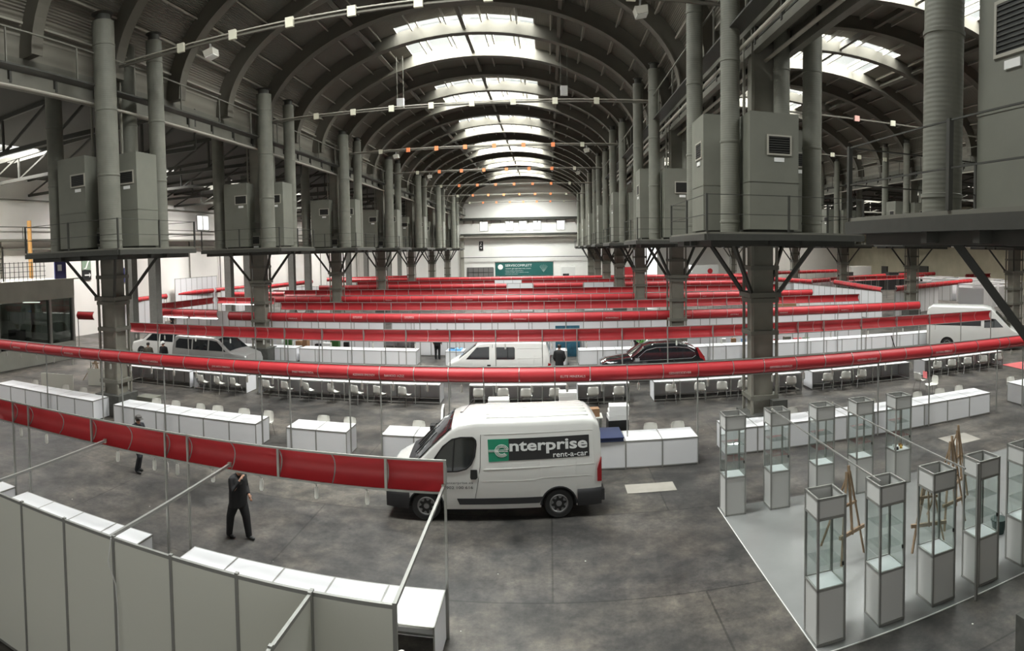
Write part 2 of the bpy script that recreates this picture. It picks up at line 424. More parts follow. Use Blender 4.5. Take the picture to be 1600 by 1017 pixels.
# valley between the two vaults and the fascias over the column rows
struct(MB().box(6.8, 6.8 + .02, YB, YE, 13.5, 13.6).box(CX + HW - .1, RX - RHW + .1, YB, YE, 13.55, 13.75).build('ceiling', RIB))
def girder(name, x, y0, y1):
    top = thing(name, 'x', 'x'); del top['label']; del top['category']; struct(top)
    MB().box(x - .18, x + .18, y0, y1, 13.05, 13.4).box(x - .12, x + .12, y0, y1, 12.35, 12.6).box(x - .03, x + .03, y0, y1, 12.55, 13.1).build('girder_beam', STEEL, top)
    st = MB(); y = y0 + 1
    while y < y1: st.box(x - .15, x + .15, y - .05, y + .05, 12.5, 13.1); y += 2.2
    st.build('girder_stiffener', DARKST, top)
    sx = .75 if x < 0 else -.75
    MB().tube([(x + sx, y0, 12.15), (x + sx, y1, 12.15)], .06, 8).build('white_pipe', PURLIN, top, True)
    MB().box(x + sx * 1.2 - .25, x + sx * 1.2 + .25, y0, y1, 12.7, 12.76).build('cable_tray', DARKST, top)
    rl = MB().bar((x + sx * 1.5, y0, 13.9), (x + sx * 1.5, y1, 13.9), .05); y = y0
    while y < y1: rl.bar((x + sx * 1.5, y, 12.7), (x + sx * 1.5, y, 13.9), .05); y += 3.3
    rl.build('catwalk_rail', STEEL, top)
girder('trim_2', -16.3, YB, YE); girder('trim_4', 6.5, YB, YE); girder('trim_5', 30.5, YB, YE)
girder('trim_3', 7.6, YB, YE)
# far wall beams, gallery and pipes
struct(MB().box(-16.2, 6.9, YE - .6, YE, 11.75, 12.2).box(-16.2, 6.9, YE - .35, YE, 9.0, 9.3).bar((-16.2, YE - .5, 4.9), (6.9, YE - .5, 4.9), .12).build('trim_6', DARKST))
struct(MB().box(-16.2, 6.9, YE - 1.0, YE, 8.6, 8.75).box(-16.2, -15.6, YE - .4, YE, 0, 9).build('trim_7', PURLIN))
g = MB()
for i in range(14): g.box(-15.5 + i * 1.7 - .05, -15.5 + i * 1.7 + .05, YE - .5, YE, 11.2, 11.75)
struct(g.build('trim_8', DARKST))
# left wall pipes and ledges
struct(MB().box(-36, -35.2, 8, YE, 8.0, 8.15).bar((-35.6, 8, 9.1), (-35.6, YE, 9.1), .07).bar((-35.7, 8, 7.4), (-35.7, YE, 7.4), .16).bar((-35.8, 8, 11.2), (-35.8, YE, 11.2), .1).build('trim_9', STEEL))
g = MB(); y = 10
while y < YE: g.bar((-35.8, y, 0.5), (-35.8, y, 8.0), .09); g.bar((-35.5, y + 2, 8.1), (-35.5, y + 2, 9.1), .05); y += 6.3
struct(g.build('trim_10', STEEL))

# ------------------------------------------------------------------ column rows with service platforms
def make_pillar(z1=13.4, wdt=.92):
    """origin at floor centre"""
    t = thing('steel_pillar', 'x', 'pillar')
    h = wdt / 2
    MB().box(-.62, .62, -.62, .62, 0, .85).build('plinth', mat('dark_concrete', (.08, .08, .072), .8, noise=.2), t)
    b = MB()
    for sx in (-1, 1):
        for sy in (-1, 1): b.box(sx * h - .08 * (sx > 0), sx * h + .08 * (sx < 0), sy * h - .08 * (sy > 0), sy * h + .08 * (sy < 0), .85, z1)
    b.box(-h + .13, h - .13, -h + .13, h - .13, .85, z1)
    b.build('shaft', PILLAR, t)
    bt = MB(); z = 1.3
    while z < 6.2:
        bt.box(-h - .02, h + .02, -h - .02, h + .02, z, z + .14); z += 1.05
    bt.box(-h - .08, h + .08, -h - .08, h + .08, 4.62, 4.78); bt.build('batten_frame', STEEL, t)
    return t
def make_platform():
    t = thing('service_platform', 'x', 'platform')
    s = 2.45
    MB().box(-s, s, -s, s, .20, .26).build('deck', STEEL, t)
    b = MB()
    for k in (-1, 1):
        b.box(-s, s, k * s - .07, k * s + .07, .02, .2); b.box(k * s - .07, k * s + .07, -s, s, .02, .2)
        b.box(-s + .2, s - .2, k * (s - .25) - .07, k * (s - .25) + .07, -.14, .2); b.box(k * (s - .25) - .07, k * (s - .25) + .07, -s + .2, s - .2, -.14, .2)
        b.box(-s, s, k * .5 - .06, k * .5 + .06, -.12, .2); b.box(k * .5 - .06, k * .5 + .06, -s, s, -.12, .2)
        b.box(-s, s, k * 1.5 - .05, k * 1.5 + .05, .02, .2)
    b.build('edge_frame', DARKST, t)
    for dx, dy in ((-1, 1), (-1, -1), (1, -1), (1, 1)):
        MB().bar((dx * .42, dy * .42, -1.72), (dx * 1.36, dy * 1.36, 0.0), .10, .12).build('brace', DARKST, t)
    r = MB()
    for z in (.75, 1.3):
        for k in (-1, 1): r.bar((-s, k * s, z), (s, k * s, z), .02); r.bar((k * s, -s, z), (k * s, s, z), .02)
    r.build('guard_wire_mesh', DARKST, t)
    for x, y in ((-s, -s), (0, -s), (s, -s), (s, 0), (s, s), (0, s), (-s, s), (-s, 0)):
        MB().box(x - .03, x + .03, y - .03, y + .03, .26, 1.32).build('guard_post', DARKST, t)
    return t
def make_ac(wx, wy, hz, grille_side):
    t = thing('air_handling_unit', 'x', 'air unit')
    MB().box(-wx / 2, wx / 2, -wy / 2, wy / 2, .1, hz).build('casing', CASING, t)
    MB().box(-wx / 2 + .1, wx / 2 - .1, -wy / 2 + .1, wy / 2 - .1, 0, .1).build('base', DARKST, t)
    b = MB().box(-wx / 2 - .012, wx / 2 + .012, -wy / 2 - .012, wy / 2 + .012, 1.5, 1.53)
    b.build('casing_seam', CASING, t)
    for side, off, z0, sz in grille_side:
        wv = min(wx if side == 'y' else wy, 1.1) * .62; y = -wy / 2
        fr = MB(); hz0, hz1 = z0, z0 + sz
        if side == 'y':
            fr.box(off - wv / 2 - .05, off + wv / 2 + .05, y - .03, y, hz0 - .05, hz0).box(off - wv / 2 - .05, off + wv / 2 + .05, y - .03, y, hz1, hz1 + .05)
            fr.box(off - wv / 2 - .05, off - wv / 2, y - .03, y, hz0, hz1).box(off + wv / 2, off + wv / 2 + .05, y - .03, y, hz0, hz1)
            gr = MB().box(off - wv / 2, off + wv / 2, y - .01, y, hz0, hz1)
            z = hz0 + .04
            while z < hz1: gr.box(off - wv / 2, off + wv / 2, y - .03, y - .01, z, z + .02, 1); z += .07
            lb = MB().box(off - .16, off + .16, y - .012, y, hz0 - .24, hz0 - .12)
        else:
            x = wx / 2 if side == '+x' else -wx / 2; s = .03 if side == '+x' else -.03
            xa, xb = min(x, x + s), max(x, x + s)
            fr.box(xa, xb, off - wv / 2 - .05, off + wv / 2 + .05, hz0 - .05, hz0).box(xa, xb, off - wv / 2 - .05, off + wv / 2 + .05, hz1, hz1 + .05)
            fr.box(xa, xb, off - wv / 2 - .05, off - wv / 2, hz0, hz1).box(xa, xb, off + wv / 2, off + wv / 2 + .05, hz0, hz1)
            gr = MB().box((xa + x) / 2 if s < 0 else x, x if s < 0 else (xb + x) / 2, off - wv / 2, off + wv / 2, hz0, hz1)
            z = hz0 + .04
            while z < hz1: gr.box(xa, xb, off - wv / 2, off + wv / 2, z, z + .02, 1); z += .07
            lb = MB().box(xa, xb, off - .16, off + .16, hz0 - .24, hz0 - .12)
        g_ = gr.build('vent_grille', [BLACK, DARKST], t); fr.build('grille_frame', PURLIN, g_); lb.build('label_plate', PAPER, t)
    return t
def make_duct(r, z0, z1):
    t = thing('ventilation_duct', 'x', 'duct')
    pr = [(r, 0)]; z = .3
    while z < z1 - z0: pr += [(r, z), (r + .018, z + .01), (r + .018, z + .07), (r, z + .08)]; z += 2.4
    pr.append((r, z1 - z0)); MB().lathe(pr, 24).build('pipe', DUCT, t, True)
    MB().lathe([(r * .7, z1 - z0), (r * .7, z1 - z0 + .25), (r, z1 - z0 + .3)], 20).build('outlet', DARKST, t, True)
    return t
DECK = 6.64
P0 = make_pillar(); PL0 = make_platform()
# per row: units (x, y, wx, wy, height, grilles) and ducts (x, y, r, z0, z1), relative to the pillar
LAY_L = dict(ac=[(-.75, -.95, 1.5, .9, 3.7, [('y', .35, 2.55, .42)]), (1.3, .2, 1.0, 1.3, 3.7, [('y', 0, 2.55, .42)]), (-1.5, .95, 1.0, 1.2, 3.3, [('-x', 0, 2.3, .42)]), (.2, -.62, .7, .4, .9, [('y', 0, .25, .4)])],
             du=[(1.3, -1.5, .42, 8.4), (1.45, 1.45, .33, 8.4), (-2.1, -.9, .35, 8.6), (.2, 1.2, .35, 8.4)])
LAY_R = dict(ac=[(-.2, -1.3, 1.55, 1.0, 3.55, [('y', .15, 2.35, .5)]), (-1.5, .4, 1.0, 1.5, 3.7, [('-x', -.2, 2.4, .45)]), (1.55, .8, 1.0, 1.3, 3.5, [('y', 0, 2.3, .42)]), (.35, 1.3, 1.2, .8, 3.3, [])],
             du=[(-1.35, -1.05, .29, 8.6), (-1.75, 1.8, .28, 8.6), (1.45, -.85, .31, 8.6), (.45, -.72, .26, 8.6)])
rows = [(-16.3, LAY_L, 'left', range(0, 7)), (6.8, LAY_R, 'middle', range(-1, 7)), (30.5, LAY_R, 'right-hand', range(1, 7))]
AC_CACHE = {}; DU_CACHE = {}
first_p = True
for X, lay, rname, ks in rows:
    for k in ks:
        y = BAY0 + BAY * k
        if k == -1: y = 5.7
        pos = '%s from the camera in the %s row' % (nth(k + (1 if rname == 'middle' else 0) - (1 if rname == 'right-hand' else 0)), rname)
        o = P0 if first_p else dup(P0, (X, y, 0), 0, '')
        o.location = (X, y, 0); o['label'] = 'grey steel pillar under a service platform, ' + pos; o['group'] = 'steel pillars of the hall'
        o = PL0 if first_p else dup(PL0, (X, y, 6.4), 0, '')
        if k == -1:
            pass
        o.location = (X, y, 6.4); o['label'] = 'dark square platform braced to the pillar, ' + pos; o['group'] = 'service platforms'
        first_p = False
        for i, (ax, ay, wx, wy, hz, gs) in enumerate(lay['ac']):
            if k > 3 and i > 2: continue
            if k == -1:
                if i != 0: continue
                ax, ay, wx, wy, hz, gs = (-.2, .05, 1.5, 2.5, 5.0, [('-x', .5, 2.3, .7)])
            key = (rname if rname != 'right-hand' else 'middle', i, k == -1); wh = ['front', 'side', 'rear', 'small low'][i]
            lab = '%s grey air handling unit on platform %s' % (wh, pos)
            if key in AC_CACHE: o = dup(AC_CACHE[key], (X + ax, y + ay, DECK + .02), 0, lab)
            else: o = AC_CACHE[key] = make_ac(wx, wy, hz, gs); o.location = (X + ax, y + ay, DECK + .02); o['label'] = lab
            o['group'] = 'air handling units on the platforms'
        for i, (dx, dy, r, h) in enumerate(lay['du']):
            if k == -1:
                if i != 0: continue
                dx, dy, r = (-1.25, 1.75, .30)
            key = (rname if rname != 'right-hand' else 'middle', i, k == -1); wh = ['front', 'outer', 'side', 'inner'][i]
            lab = '%s round duct rising from platform %s' % (wh, pos)
            if key in DU_CACHE: o = dup(DU_CACHE[key], (X + dx, y + dy, DECK + .02), 0, lab)
            else: o = DU_CACHE[key] = make_duct(r, DECK, DECK + h); o.location = (X + dx, y + dy, DECK + .02); o['label'] = lab
            o['group'] = 'round ducts on the platforms'
# plain pillar pairs of the left aisle
pp = None
for k in range(1, 7):
    for j, (dx, dy) in enumerate(((-26.0, 0), (-24.4, .5))):
        lab = 'plain grey aisle pillar, %s of pair %s from the camera' % (('outer', 'inner')[j], nth(k - 1))
        if pp is None:
            pp = thing('aisle_pillar', lab, 'pillar', group='plain pillars of the left aisle')
            MB().box(-.3, .3, -.3, .3, 0, 13.0).build('shaft', mat('aisle_grey', (.17, .17, .155), .7, noise=.1), pp)
            MB().box(-.36, .36, -.36, .36, 0, .3).build('foot', STEEL, pp)
            o = pp
        else: o = dup(pp, (0, 0, 0), 0, lab)
        o.location = (dx, BAY0 + BAY * k + dy, 0)

# ------------------------------------------------------------------ tie rails across the nave with junction boxes and floodlights
def flood(x, y, z, lab):
    t = thing('floodlight', lab, 'floodlight', (x, y, z), group='floodlights on the tie rails')
    MB().bar((0, 0, 0), (0, 0, -.2), .05).bar((-.16, 0, -.2), (.16, 0, -.2), .03).build('bracket', ALU, t)
    MB().prism([(-.2, -.28), (.2, -.2), (.22, -.42), (-.12, -.5)], 1, -.22, .22).build('housing', PURLIN, t)
    MB().prism([(-.12, -.5), (.22, -.42), (.22, -.45), (-.12, -.53)], 1, -.2, .2).build('lens', LAMPH, t)
for k in range(0, 7):
    y = BAY0 + BAY * k - .02; z = 13.85
    t = thing('tie_rail', 'thin rail spanning the main vault, %s from the camera' % nth(k), 'rail', group='rails across the main vault')
    MB().bar((-16.3, y, z), (6.8, y, z), .1, .08).build('beam', RIB, t)
    MB().tube([(-16.3, y - .09, z + .09), (6.8, y - .09, z + .09)], .03, 6).build('conduit', PURLIN, t, True)
    for j in range(10):
        xx = -14.6 + j * 2.15; amber = k >= 2 and 2 <= j <= 7
        if not amber and j in (0, 9) : continue
        b = MB().box(-.14, .14, -.05, .05, -.16, .16).build('junction_box', AMBER if amber else BOXC); b.location = (xx, y - .15, z)
        tag(b, '%s box on the rail %s from the camera, %s from the left' % ('amber' if amber else 'pale', nth(k), nth(j)), 'box', 'junction boxes on the tie rails')
    if k in (0, 2, 3): flood(-11.3, y, z - .06, 'floodlight hung toward the left end of rail %s from camera' % nth(k)); flood(2.9, y, z - .06, 'floodlight hung toward the right end of rail %s from camera' % nth(k))
for k in range(1, 5):
    y = BAY0 + BAY * k
    t = thing('tie_rail', 'thin rail spanning the side vault, %s from the camera' % nth(k - 1), 'rail', group='rails across the side vault')
    MB().bar((6.8, y, 13.85), (30.5, y, 13.85), .1, .08).build('beam', RIB, t)
    for j in range(8):
        b = MB().box(-.16, .16, -.05, .05, -.16, .16).build('junction_box', BOXC if j != 3 else mat('pink_box', (.65, .35, .3), .5)); b.location = (10 + j * 2.5, y - .15, 13.85)
        tag(b, 'pale box on side vault rail %s from camera, %s from the left' % (nth(k - 1), nth(j)), 'box', 'junction boxes on the tie rails')
def hang(x, y, z, zt, lab):
    t = thing('hanging_speaker', lab, 'speaker', (x, y, z))
    MB().box(-.22, .22, -.14, .14, -.28, .28).build('cabinet', PAPER, t)
    MB().bar((.2, 0, .28), (.2, 0, zt - z), .03).bar((-.2, 0, .28), (-.2, 0, zt - z), .03).build('hanger', STEEL, t)
hang(-9.1, 38, 15.6, 18.5, 'white speaker box hung under the left of the vault'); hang(1.1, 38, 15.9, 18.6, 'white speaker box hung under the right of the vault')
hang(1.25, 19.0, 14.5, 18.8, 'white speaker box hung near the top edge of the view')

# ------------------------------------------------------------------ red fascia runs on slim aluminium posts
def fascia(label, xs, y, bulge, posts=None, texts=None, post_to=0.0, shorts=(), zt=2.865, zb=2.38, name='red_fascia', ang=None, org=None, pale=()):
    """xs: joints along x at depth y; bulge -1 = swells toward the camera side, +1 away. org/ang: place along another direction."""
    t = thing(name, label, 'fascia', (0, 0, 0))
    if org is not None: t.location = (org[0], org[1], 0); t.rotation_euler[2] = ang; y = 0
    x0, x1 = xs[0], xs[-1]
    MB().box(x0, x1, y - .02, y + .02, zt, zt + .03).build('top_rail', ALU, t)
    MB().box(x0, x1, y - .02, y + .02, zb - .035, zb).build('bottom_rail', ALU, t)
    n = 8; dep = .15
    arc = []
    for i in range(n + 1):
        u = i / n; arc.append((dep * math.sin(PI * u) ** .8 * bulge, zb + (zt - zb) * u))
    for i in range(len(xs) - 1):
        a, b = xs[i] + .012, xs[i + 1] - .012
        m = MB(); vs = []
        for q in (0, .006):
            for yy, z in arc: vs += [(a, y + yy + q, z), (b, y + yy + q, z)]
        N = 2 * (n + 1); fs = []
        for k in range(n): fs += [(2 * k, 2 * k + 1, 2 * k + 3, 2 * k + 2), (N + 2 * k, N + 2 * k + 2, N + 2 * k + 3, N + 2 * k + 1)]
        for k in range(n): fs += [(2 * k, 2 * k + 2, N + 2 * k + 2, N + 2 * k), (2 * k + 1, N + 2 * k + 1, N + 2 * k + 3, 2 * k + 3)]
        fs += [(0, N, N + 1, 1), (2 * n, 2 * n + 1, N + 2 * n + 1, N + 2 * n)]
        m.add(vs, fs); m.build('red_panel', RED if i not in pale else WHITE, t, True)
    dm = None
    for x in xs:
        if dm is None:
            d = MB()
            for k in range(n):
                p, q = arc[k], arc[k + 1]; d.bar((0, p[0] + .004 * bulge, p[1]), (0, q[0] + .004 * bulge, q[1]), .012, .03)
            dm = d.mesh('divider', ALU)
        inst('divider', dm, t, (x, y, 0))
    pm = MB().box(-.02, .02, -.02, .02, post_to, zt + .03).mesh('post', ALU)
    for x in (posts if posts is not None else xs[::2]): inst('post', pm, t, (x, y + (.0 if bulge < 0 else 0), 0))
    for x in shorts: MB().box(x - .022, x + .022, y - .022, y + .022, zb, zt).build('frame_upright', ALU, t)
    for i, s in (texts or {}).items():
        a, b = xs[i], xs[i + 1]
        def fn(u, v, d, a=a): 
            z = zb + .14 + v; k = (z - zb) / (zt - zb); return Vector((a + .16 + u, y + dep * math.sin(PI * k) ** .8 * bulge - .004 - d, z))
        h = .07
        if isinstance(s, tuple): 
            for j, ln in enumerate(s): text_on(ln, (b - a) * .55, .045, LETTERP, 'lettering', t, fn=lambda u, v, d, j=j, a=a: fn(u, v + .16 - j * .07, d, a))
        else: text_on(s, min((b - a) * .7, .06 * len(s)), h, LETTERP, 'lettering', t, fn=fn)
    return t
def span(a, b, step=1.0):
    n = max(1, round((b - a) / step)); return [a + (b - a) * i / n for i in range(n + 1)]
SPOT = None
def spot(x, y, z, label, group):
    global SPOT
    if SPOT is None:
        SPOT = thing('spotlight', label, 'spotlight', (x, y, z), group=group)
        MB().bar((0, 0, 0), (0, .1, -.03), .015).bar((0, .1, -.03), (0, .1, -.09), .015).build('arm', ALU, SPOT)
        MB().lathe([(.022, .03), (.036, 0), (.038, -.15), (.026, -.18)], 10, M=Matrix.Translation((0, .1, -.11))).build('lamp_head', PLASTIC, SPOT, True)
    else: dup(SPOT, (x, y, z), 0, label, group)
XB = [-23.8, -22.8, -21.8, -20.82, -19.79, -18.70, -17.63, -16.63, -15.62, -14.63, -13.67, -12.69, -11.75, -10.77, -9.79, -8.88, -7.88, -6.87, -5.91, -4.94, -3.91, -2.90, -1.89,
      -.87, .14, 1.14, 2.20, 3.24, 4.28, 5.35, 6.32, 7.37, 8.35, 9.33, 10.36, 11.37, 12.44, 13.48, 14.53, 15.62, 16.12, 17.0, 18.0, 19.0, 20.0]
YBF = 17.28
TB = {3: 'MINERALS', 6: 'FOSSILES', 10: 'FREDI CARRERA', 13: 'JOSE ANTO. MARCELO', 16: 'SMART MINERALS INDIA', 18: 'ALEXANDR SIMEONOV', 19: 'BAHOO AZIZ',
      24: 'ELITE MINERALS', 27: 'GENSEODEVER', 30: 'GEOTERRA MINERALES', 33: 'GEOTERRA MINERALES', 36: 'GEOTERRA MINERALES'}
fascia('longest curved red fascia, crossing the whole view just behind the white rental van', XB, YBF, -1,
       posts=[-22.8, -18.70, -15.62, -14.63, -12.69, -8.88, -7.88, -5.91, -4.94, -2.90, -1.89, .14, 2.20, 4.28, 10.36, 12.44, 15.62, 17.0, 19.0], texts=TB, zb=2.44)
for i, x in enumerate(XB[1:-2]):
    spot(x + .35, YBF + .02, 2.405, 'white spotlight under the longest red fascia, %s from the left' % nth(i), 'spotlights under the longest fascia')
XA = [-12.5, -11.5, -10.93, -9.89, -8.90, -7.91, -6.97, -6.45, -5.51, -4.57, -3.58, -2.65, -1.68]
fascia('nearest red fascia, running in from the left above the white counters', XA, 9.45, 1, posts=[-12.5, -11.5, -10.93, -6.97, -6.45, -1.68], shorts=[-8.9, -4.57, -2.65])
for i, x in enumerate([-11.3, -10.4, -8.25, -7.3, -7.0, -6.75, -5.95, -4.95, -3.9, -3.0]):
    spot(x, 9.42, 2.345, 'white spotlight under the nearest red fascia, %s from the left' % nth(i), 'spotlights under the nearest fascia')
XC = [-20.87, -19.9, -19.0, -18.0, -17.1, -16.1, -15.1, -14.2, -13.3, -12.7, -11.8, -10.9, -9.95, -9.0, -8.0, -7.1, -6.1, -5.15, -4.2, -3.2, -2.25, -1.3, -.3, .6, 1.15, 2.1, 3.05, 4.0, 5.0, 6.0, 7.0, 8.0, 9.0, 10.0, 11, 11.8, 12.3, 13.3, 14.3, 15.3, 16.3, 17.3, 18.3, 19.3, 20.35, 21.4, 22.47]
fascia('curved red fascia seen from its hollow side above the parked cars', XC, 25.45, 1, posts=[x for i, x in enumerate(XC) if i % 2 == 0])
for i in range(0, 44, 2): spot(XC[i] + .4, 25.42, 2.345, 'white spotlight under the fascia above the cars, %s from the left' % nth(i // 2), 'spotlights under the fascia above the cars')
GT = ('STONE MINERALS', 'AND GEMSTONES')
fascia('long red fascia with names, first one behind the parked cars', [-18.65] + span(-17.7, 22.38, .985), 32.3, -1,
       texts={4: 'MINERALES', 8: GT, 11: GT, 14: 'STONE MINERALS', 17: 'STONE MINERALS', 22: 'PETERMINERALS', 26: 'PETERMINERALS', 29: 'CRYSTALS', 32: 'MINERALS', 36: 'MINERALS'})
fascia('red fascia seen from its hollow side in the middle distance', span(-18.44, 21.85), 39.3, 1)
fascia('red fascia with names in the middle distance, behind two hollow ones', span(-22.9, 20.8, 1.05), 45.3, -1, texts={10: 'MINERALS', 16: 'FOSSILS', 22: 'CRISTALES', 28: 'MINERALS', 33: 'GEMAS'})
fascia('hollow-sided red fascia well back in the hall', span(-25.6, 20.7, 1.1), 53, 1)
fascia('swelling red fascia well back in the hall, interrupted by white boards', span(-24.0, -4.2, 1.1), 61, -1)
fascia('short swelling red fascia right of the white boards', span(-1.5, 3.4, 1.1), 61, -1)
fascia('swelling red fascia behind the second right pillar', span(6.6, 22, 1.1), 61, -1)
fascia('distant hollow red fascia, left stretch', span(-22, -6.0, 1.2), 68, 1)
fascia('distant hollow red fascia, right stretch', span(-3, 24.0, 1.2), 68, 1)
fascia('farthest red fascia before the green banner', span(-27, 25.5, 1.3), 77, -1)
def fas2(label, p, q, bulge):
    d = math.hypot(q[0] - p[0], q[1] - p[1]); fascia(label, span(0, d), 0, bulge, org=p, ang=math.atan2(q[1] - p[1], q[0] - p[0]))
for lab, p, q, bu in [
    ('red fascia along the right side booths, second zigzag run', (28.2, 61.6), (43.5, 71), -1), ('red fascia leg running toward the camera at the right', (22.5, 76), (27.6, 60), -1),
    ('nearest red fascia of the right zigzag, before the white booths', (29.9, 47.0), (45.7, 55.3), -1), ('red fascia leg joining the right zigzag corner', (29.5, 58.5), (27.6, 45.5), -1),
    ('far right red fascia in front of the dark crates', (46, 71.5), (54, 74), -1), ('hollow red fascia behind the right zigzag', (31, 62.5), (48, 68), 1),
    ('small red fascia glimpsed behind the white booths', (53.5, 66), (59, 67), 1), ('far red fascia before the beige wall', (27, 82), (45, 88), -1),
    ('lone short red fascia by the glazed office', (-29.0, 29.9), (-27.6, 30.0), -1), ('red fascia along the left wall, nearest piece', (-34.4, 38.5), (-34.2, 41.6), -1),
    ('red fascia along the left wall, second piece', (-34.4, 41.8), (-34.6, 48.0), -1), ('red fascia on the tall white boards at left', (-35.4, 51), (-34.8, 57), -1),
    ('red fascia with a white lit edge beside the left pillar', (-24.6, 33.6), (-20.0, 33.3), -1), ('hollow red fascia climbing back from the lit one', (-27.5, 37), (-26.8, 44), 1),
    ('hollow red fascia left of the second left pillar', (-26.5, 44), (-21.0, 43.6), 1), ('red fascia behind the second left pillar', (-29.0, 51), (-23.5, 51.0), -1),
    ('short upright red fascia at the tall boards corner', (-34.8, 57.5), (-33.2, 64), -1), ('distant red fascia slanting along the left boards', (-31.5, 62), (-30.5, 75), -1),
    ('far left red fascia above the boards', (-30.5, 80.5), (-20, 85), -1)]:
    fas2(lab, p, q, bu)

# ------------------------------------------------------------------ counters
CM = {}
def counter_mesh(w, lside, rside, front):
    key = (round(w, 3), lside, rside, front)
    if key in CM: return CM[key]
    D, h = 1.0, .8
    out = {}
    out['counter_top'] = (MB().box(.012, w - .012, .02, D - .02, h - .02, h), WHITE)
    f = MB()
    for x in (0, w):
        for y in (0, D): f.box(max(x - .02, 0) if x else 0, x + .02 if x == 0 else x, y - (.03 if y else 0), y + (0 if y else .03), 0, h)
    f.box(0, w, 0, .025, h - .035, h).box(0, w, D - .025, D, h - .035, h).box(0, .02, 0, D, h - .035, h).box(w - .02, w, 0, D, h - .035, h)
    f.box(0, w, 0, .025, .02, .055).box(0, w, D - .025, D, .06, .085)
    out['frame'] = (f, ALU)
    out['front_panel'] = (MB().box(.02, w - .02, .008, .016, .05, h - .035), WHITE)
    if lside: out['side_panel'] = (MB().box(.004, .012, .03, D - .03, .03, h - .035), WHITE)
    if rside: out['side_panel '] = (MB().box(w - .012, w - .004, .03, D - .03, .03, h - .035), WHITE)
    CM[key] = {k.strip() + ('#' if k.endswith(' ') else ''): b.mesh(k.strip(), m) for k, (b, m) in out.items()}
    return CM[key]
def counter_row(x0, n, y, desc, group, w=1.0, back=False, rz=0, rev=False):
    """front at depth y facing the camera; back=True: open side toward the camera, y = open side"""
    for i in range(n):
        lab = 'white counter unit, %s from the left %s' % (nth(i), desc) if n > 1 else 'white counter unit ' + desc
        t = thing('counter_unit', lab, 'counter', group=group)
        l, r = i == 0, i == n - 1
        if back: ms = counter_mesh(w, r, l, True); t.location = (x0 + (i + 1) * w, y + 1.0, 0); t.rotation_euler[2] = PI
        else: ms = counter_mesh(w, l, r, True); t.location = (x0 + i * w, y, 0)
        for k, me in ms.items(): inst(k.rstrip('#'), me, t)
G1 = 'white counters of the front row'
YC = 17.33
counter_row(-22.2, 6, YC, 'in the front row at far left', G1, 1.0)
counter_row(-15.15, 6, YC, 'in the second stretch of the front row', G1, 1.0)
counter_row(-8.07, 2, YC, 'of the short pair in the front row', G1, 1.0)
counter_row(-4.98, 3, YC, 'in the front row left of the white van', G1, .99)
counter_row(1.05, 3, YC - .45, 'in the front row behind the rental van', G1, 1.05)
counter_row(5.15, 10, YC, 'in the front row behind the glass showcases', G1, 1.02)
counter_row(17.15, 3, YC, 'in the front row at the right edge', G1, 1.0)
G2 = 'open-backed white counters of the second row'
YT = 24.2
counter_row(-20.1, 4, YT, 'in the second row beside the left pillar', G2, .96, True)
counter_row(-16.04, 3, YT, 'in the second row left of the long stretch', G2, .95, True)
counter_row(-12.6, 8, YT, 'in the longest stretch of the second row', G2, 1.02, True)
counter_row(-3.25, 4, YT, 'in the second row behind the rental van', G2, .98, True)
counter_row(1.1, 2, YT, 'of the pair in the second row, mid view', G2, 1.05, True)
counter_row(4.18, 6, YT, 'in the second row beside the right pillar', G2, 1.08, True)
counter_row(11.15, 5, YT, 'in the second row right of the pillar', G2, 1.02, True)
counter_row(17.15, 5, YT, 'in the second row at far right', G2, 1.03, True)
G3 = 'white counters behind the parked cars'
Y3 = 32.4
counter_row(-18.3, 4, Y3, 'behind the silver minivan', G3, 1.0)
counter_row(-14.1, 7, Y3, 'in the stretch between minivan and white van', G3, .985)
counter_row(-5.6, 1, Y3, 'with a blue tray, before the small white van', G3, 1.0)
counter_row(.35, 1, Y3, 'beside the black-clad person at the small van', G3, .6)
counter_row(1.55, 4, Y3, 'behind the black estate car', G3, 1.0)
counter_row(7.6, 16, Y3, 'in the long stretch right of the estate car', G3, 1.03)
G4 = 'white counters of the nearest stand'
counter_row(-12.5, 1, 8.45, 'at the left edge of the nearest stand', G4, 1.0)
def ctrA(x0, n, desc):
    for i in range(n):
        t = thing('counter_unit', 'white counter unit, %s from the left %s' % (nth(i), desc), 'counter', group=G4)
        ms = counter_mesh(.93, i == n - 1, i == 0, True); t.location = (x0 + (i + 1) * .93, 9.43, 0); t.rotation_euler[2] = PI
        for k, me in ms.items(): inst(k.rstrip('#'), me, t)
ctrA(-11.05, 4, 'in the nearest stand left of the gap'); ctrA(-6.35, 5, 'in the nearest stand right of the gap')
G5 = 'far counters deep in the hall'
counter_row(-12, 8, 38, 'on the third island, left side', G5, 1.05, True)
counter_row(2, 9, 38, 'on the third island, right side', G5, 1.05, True)
counter_row(-12, 10, 45.5, 'on the fourth island, left side', G5, 1.1)
counter_row(5, 10, 45.5, 'on the fourth island, right side', G5, 1.1)

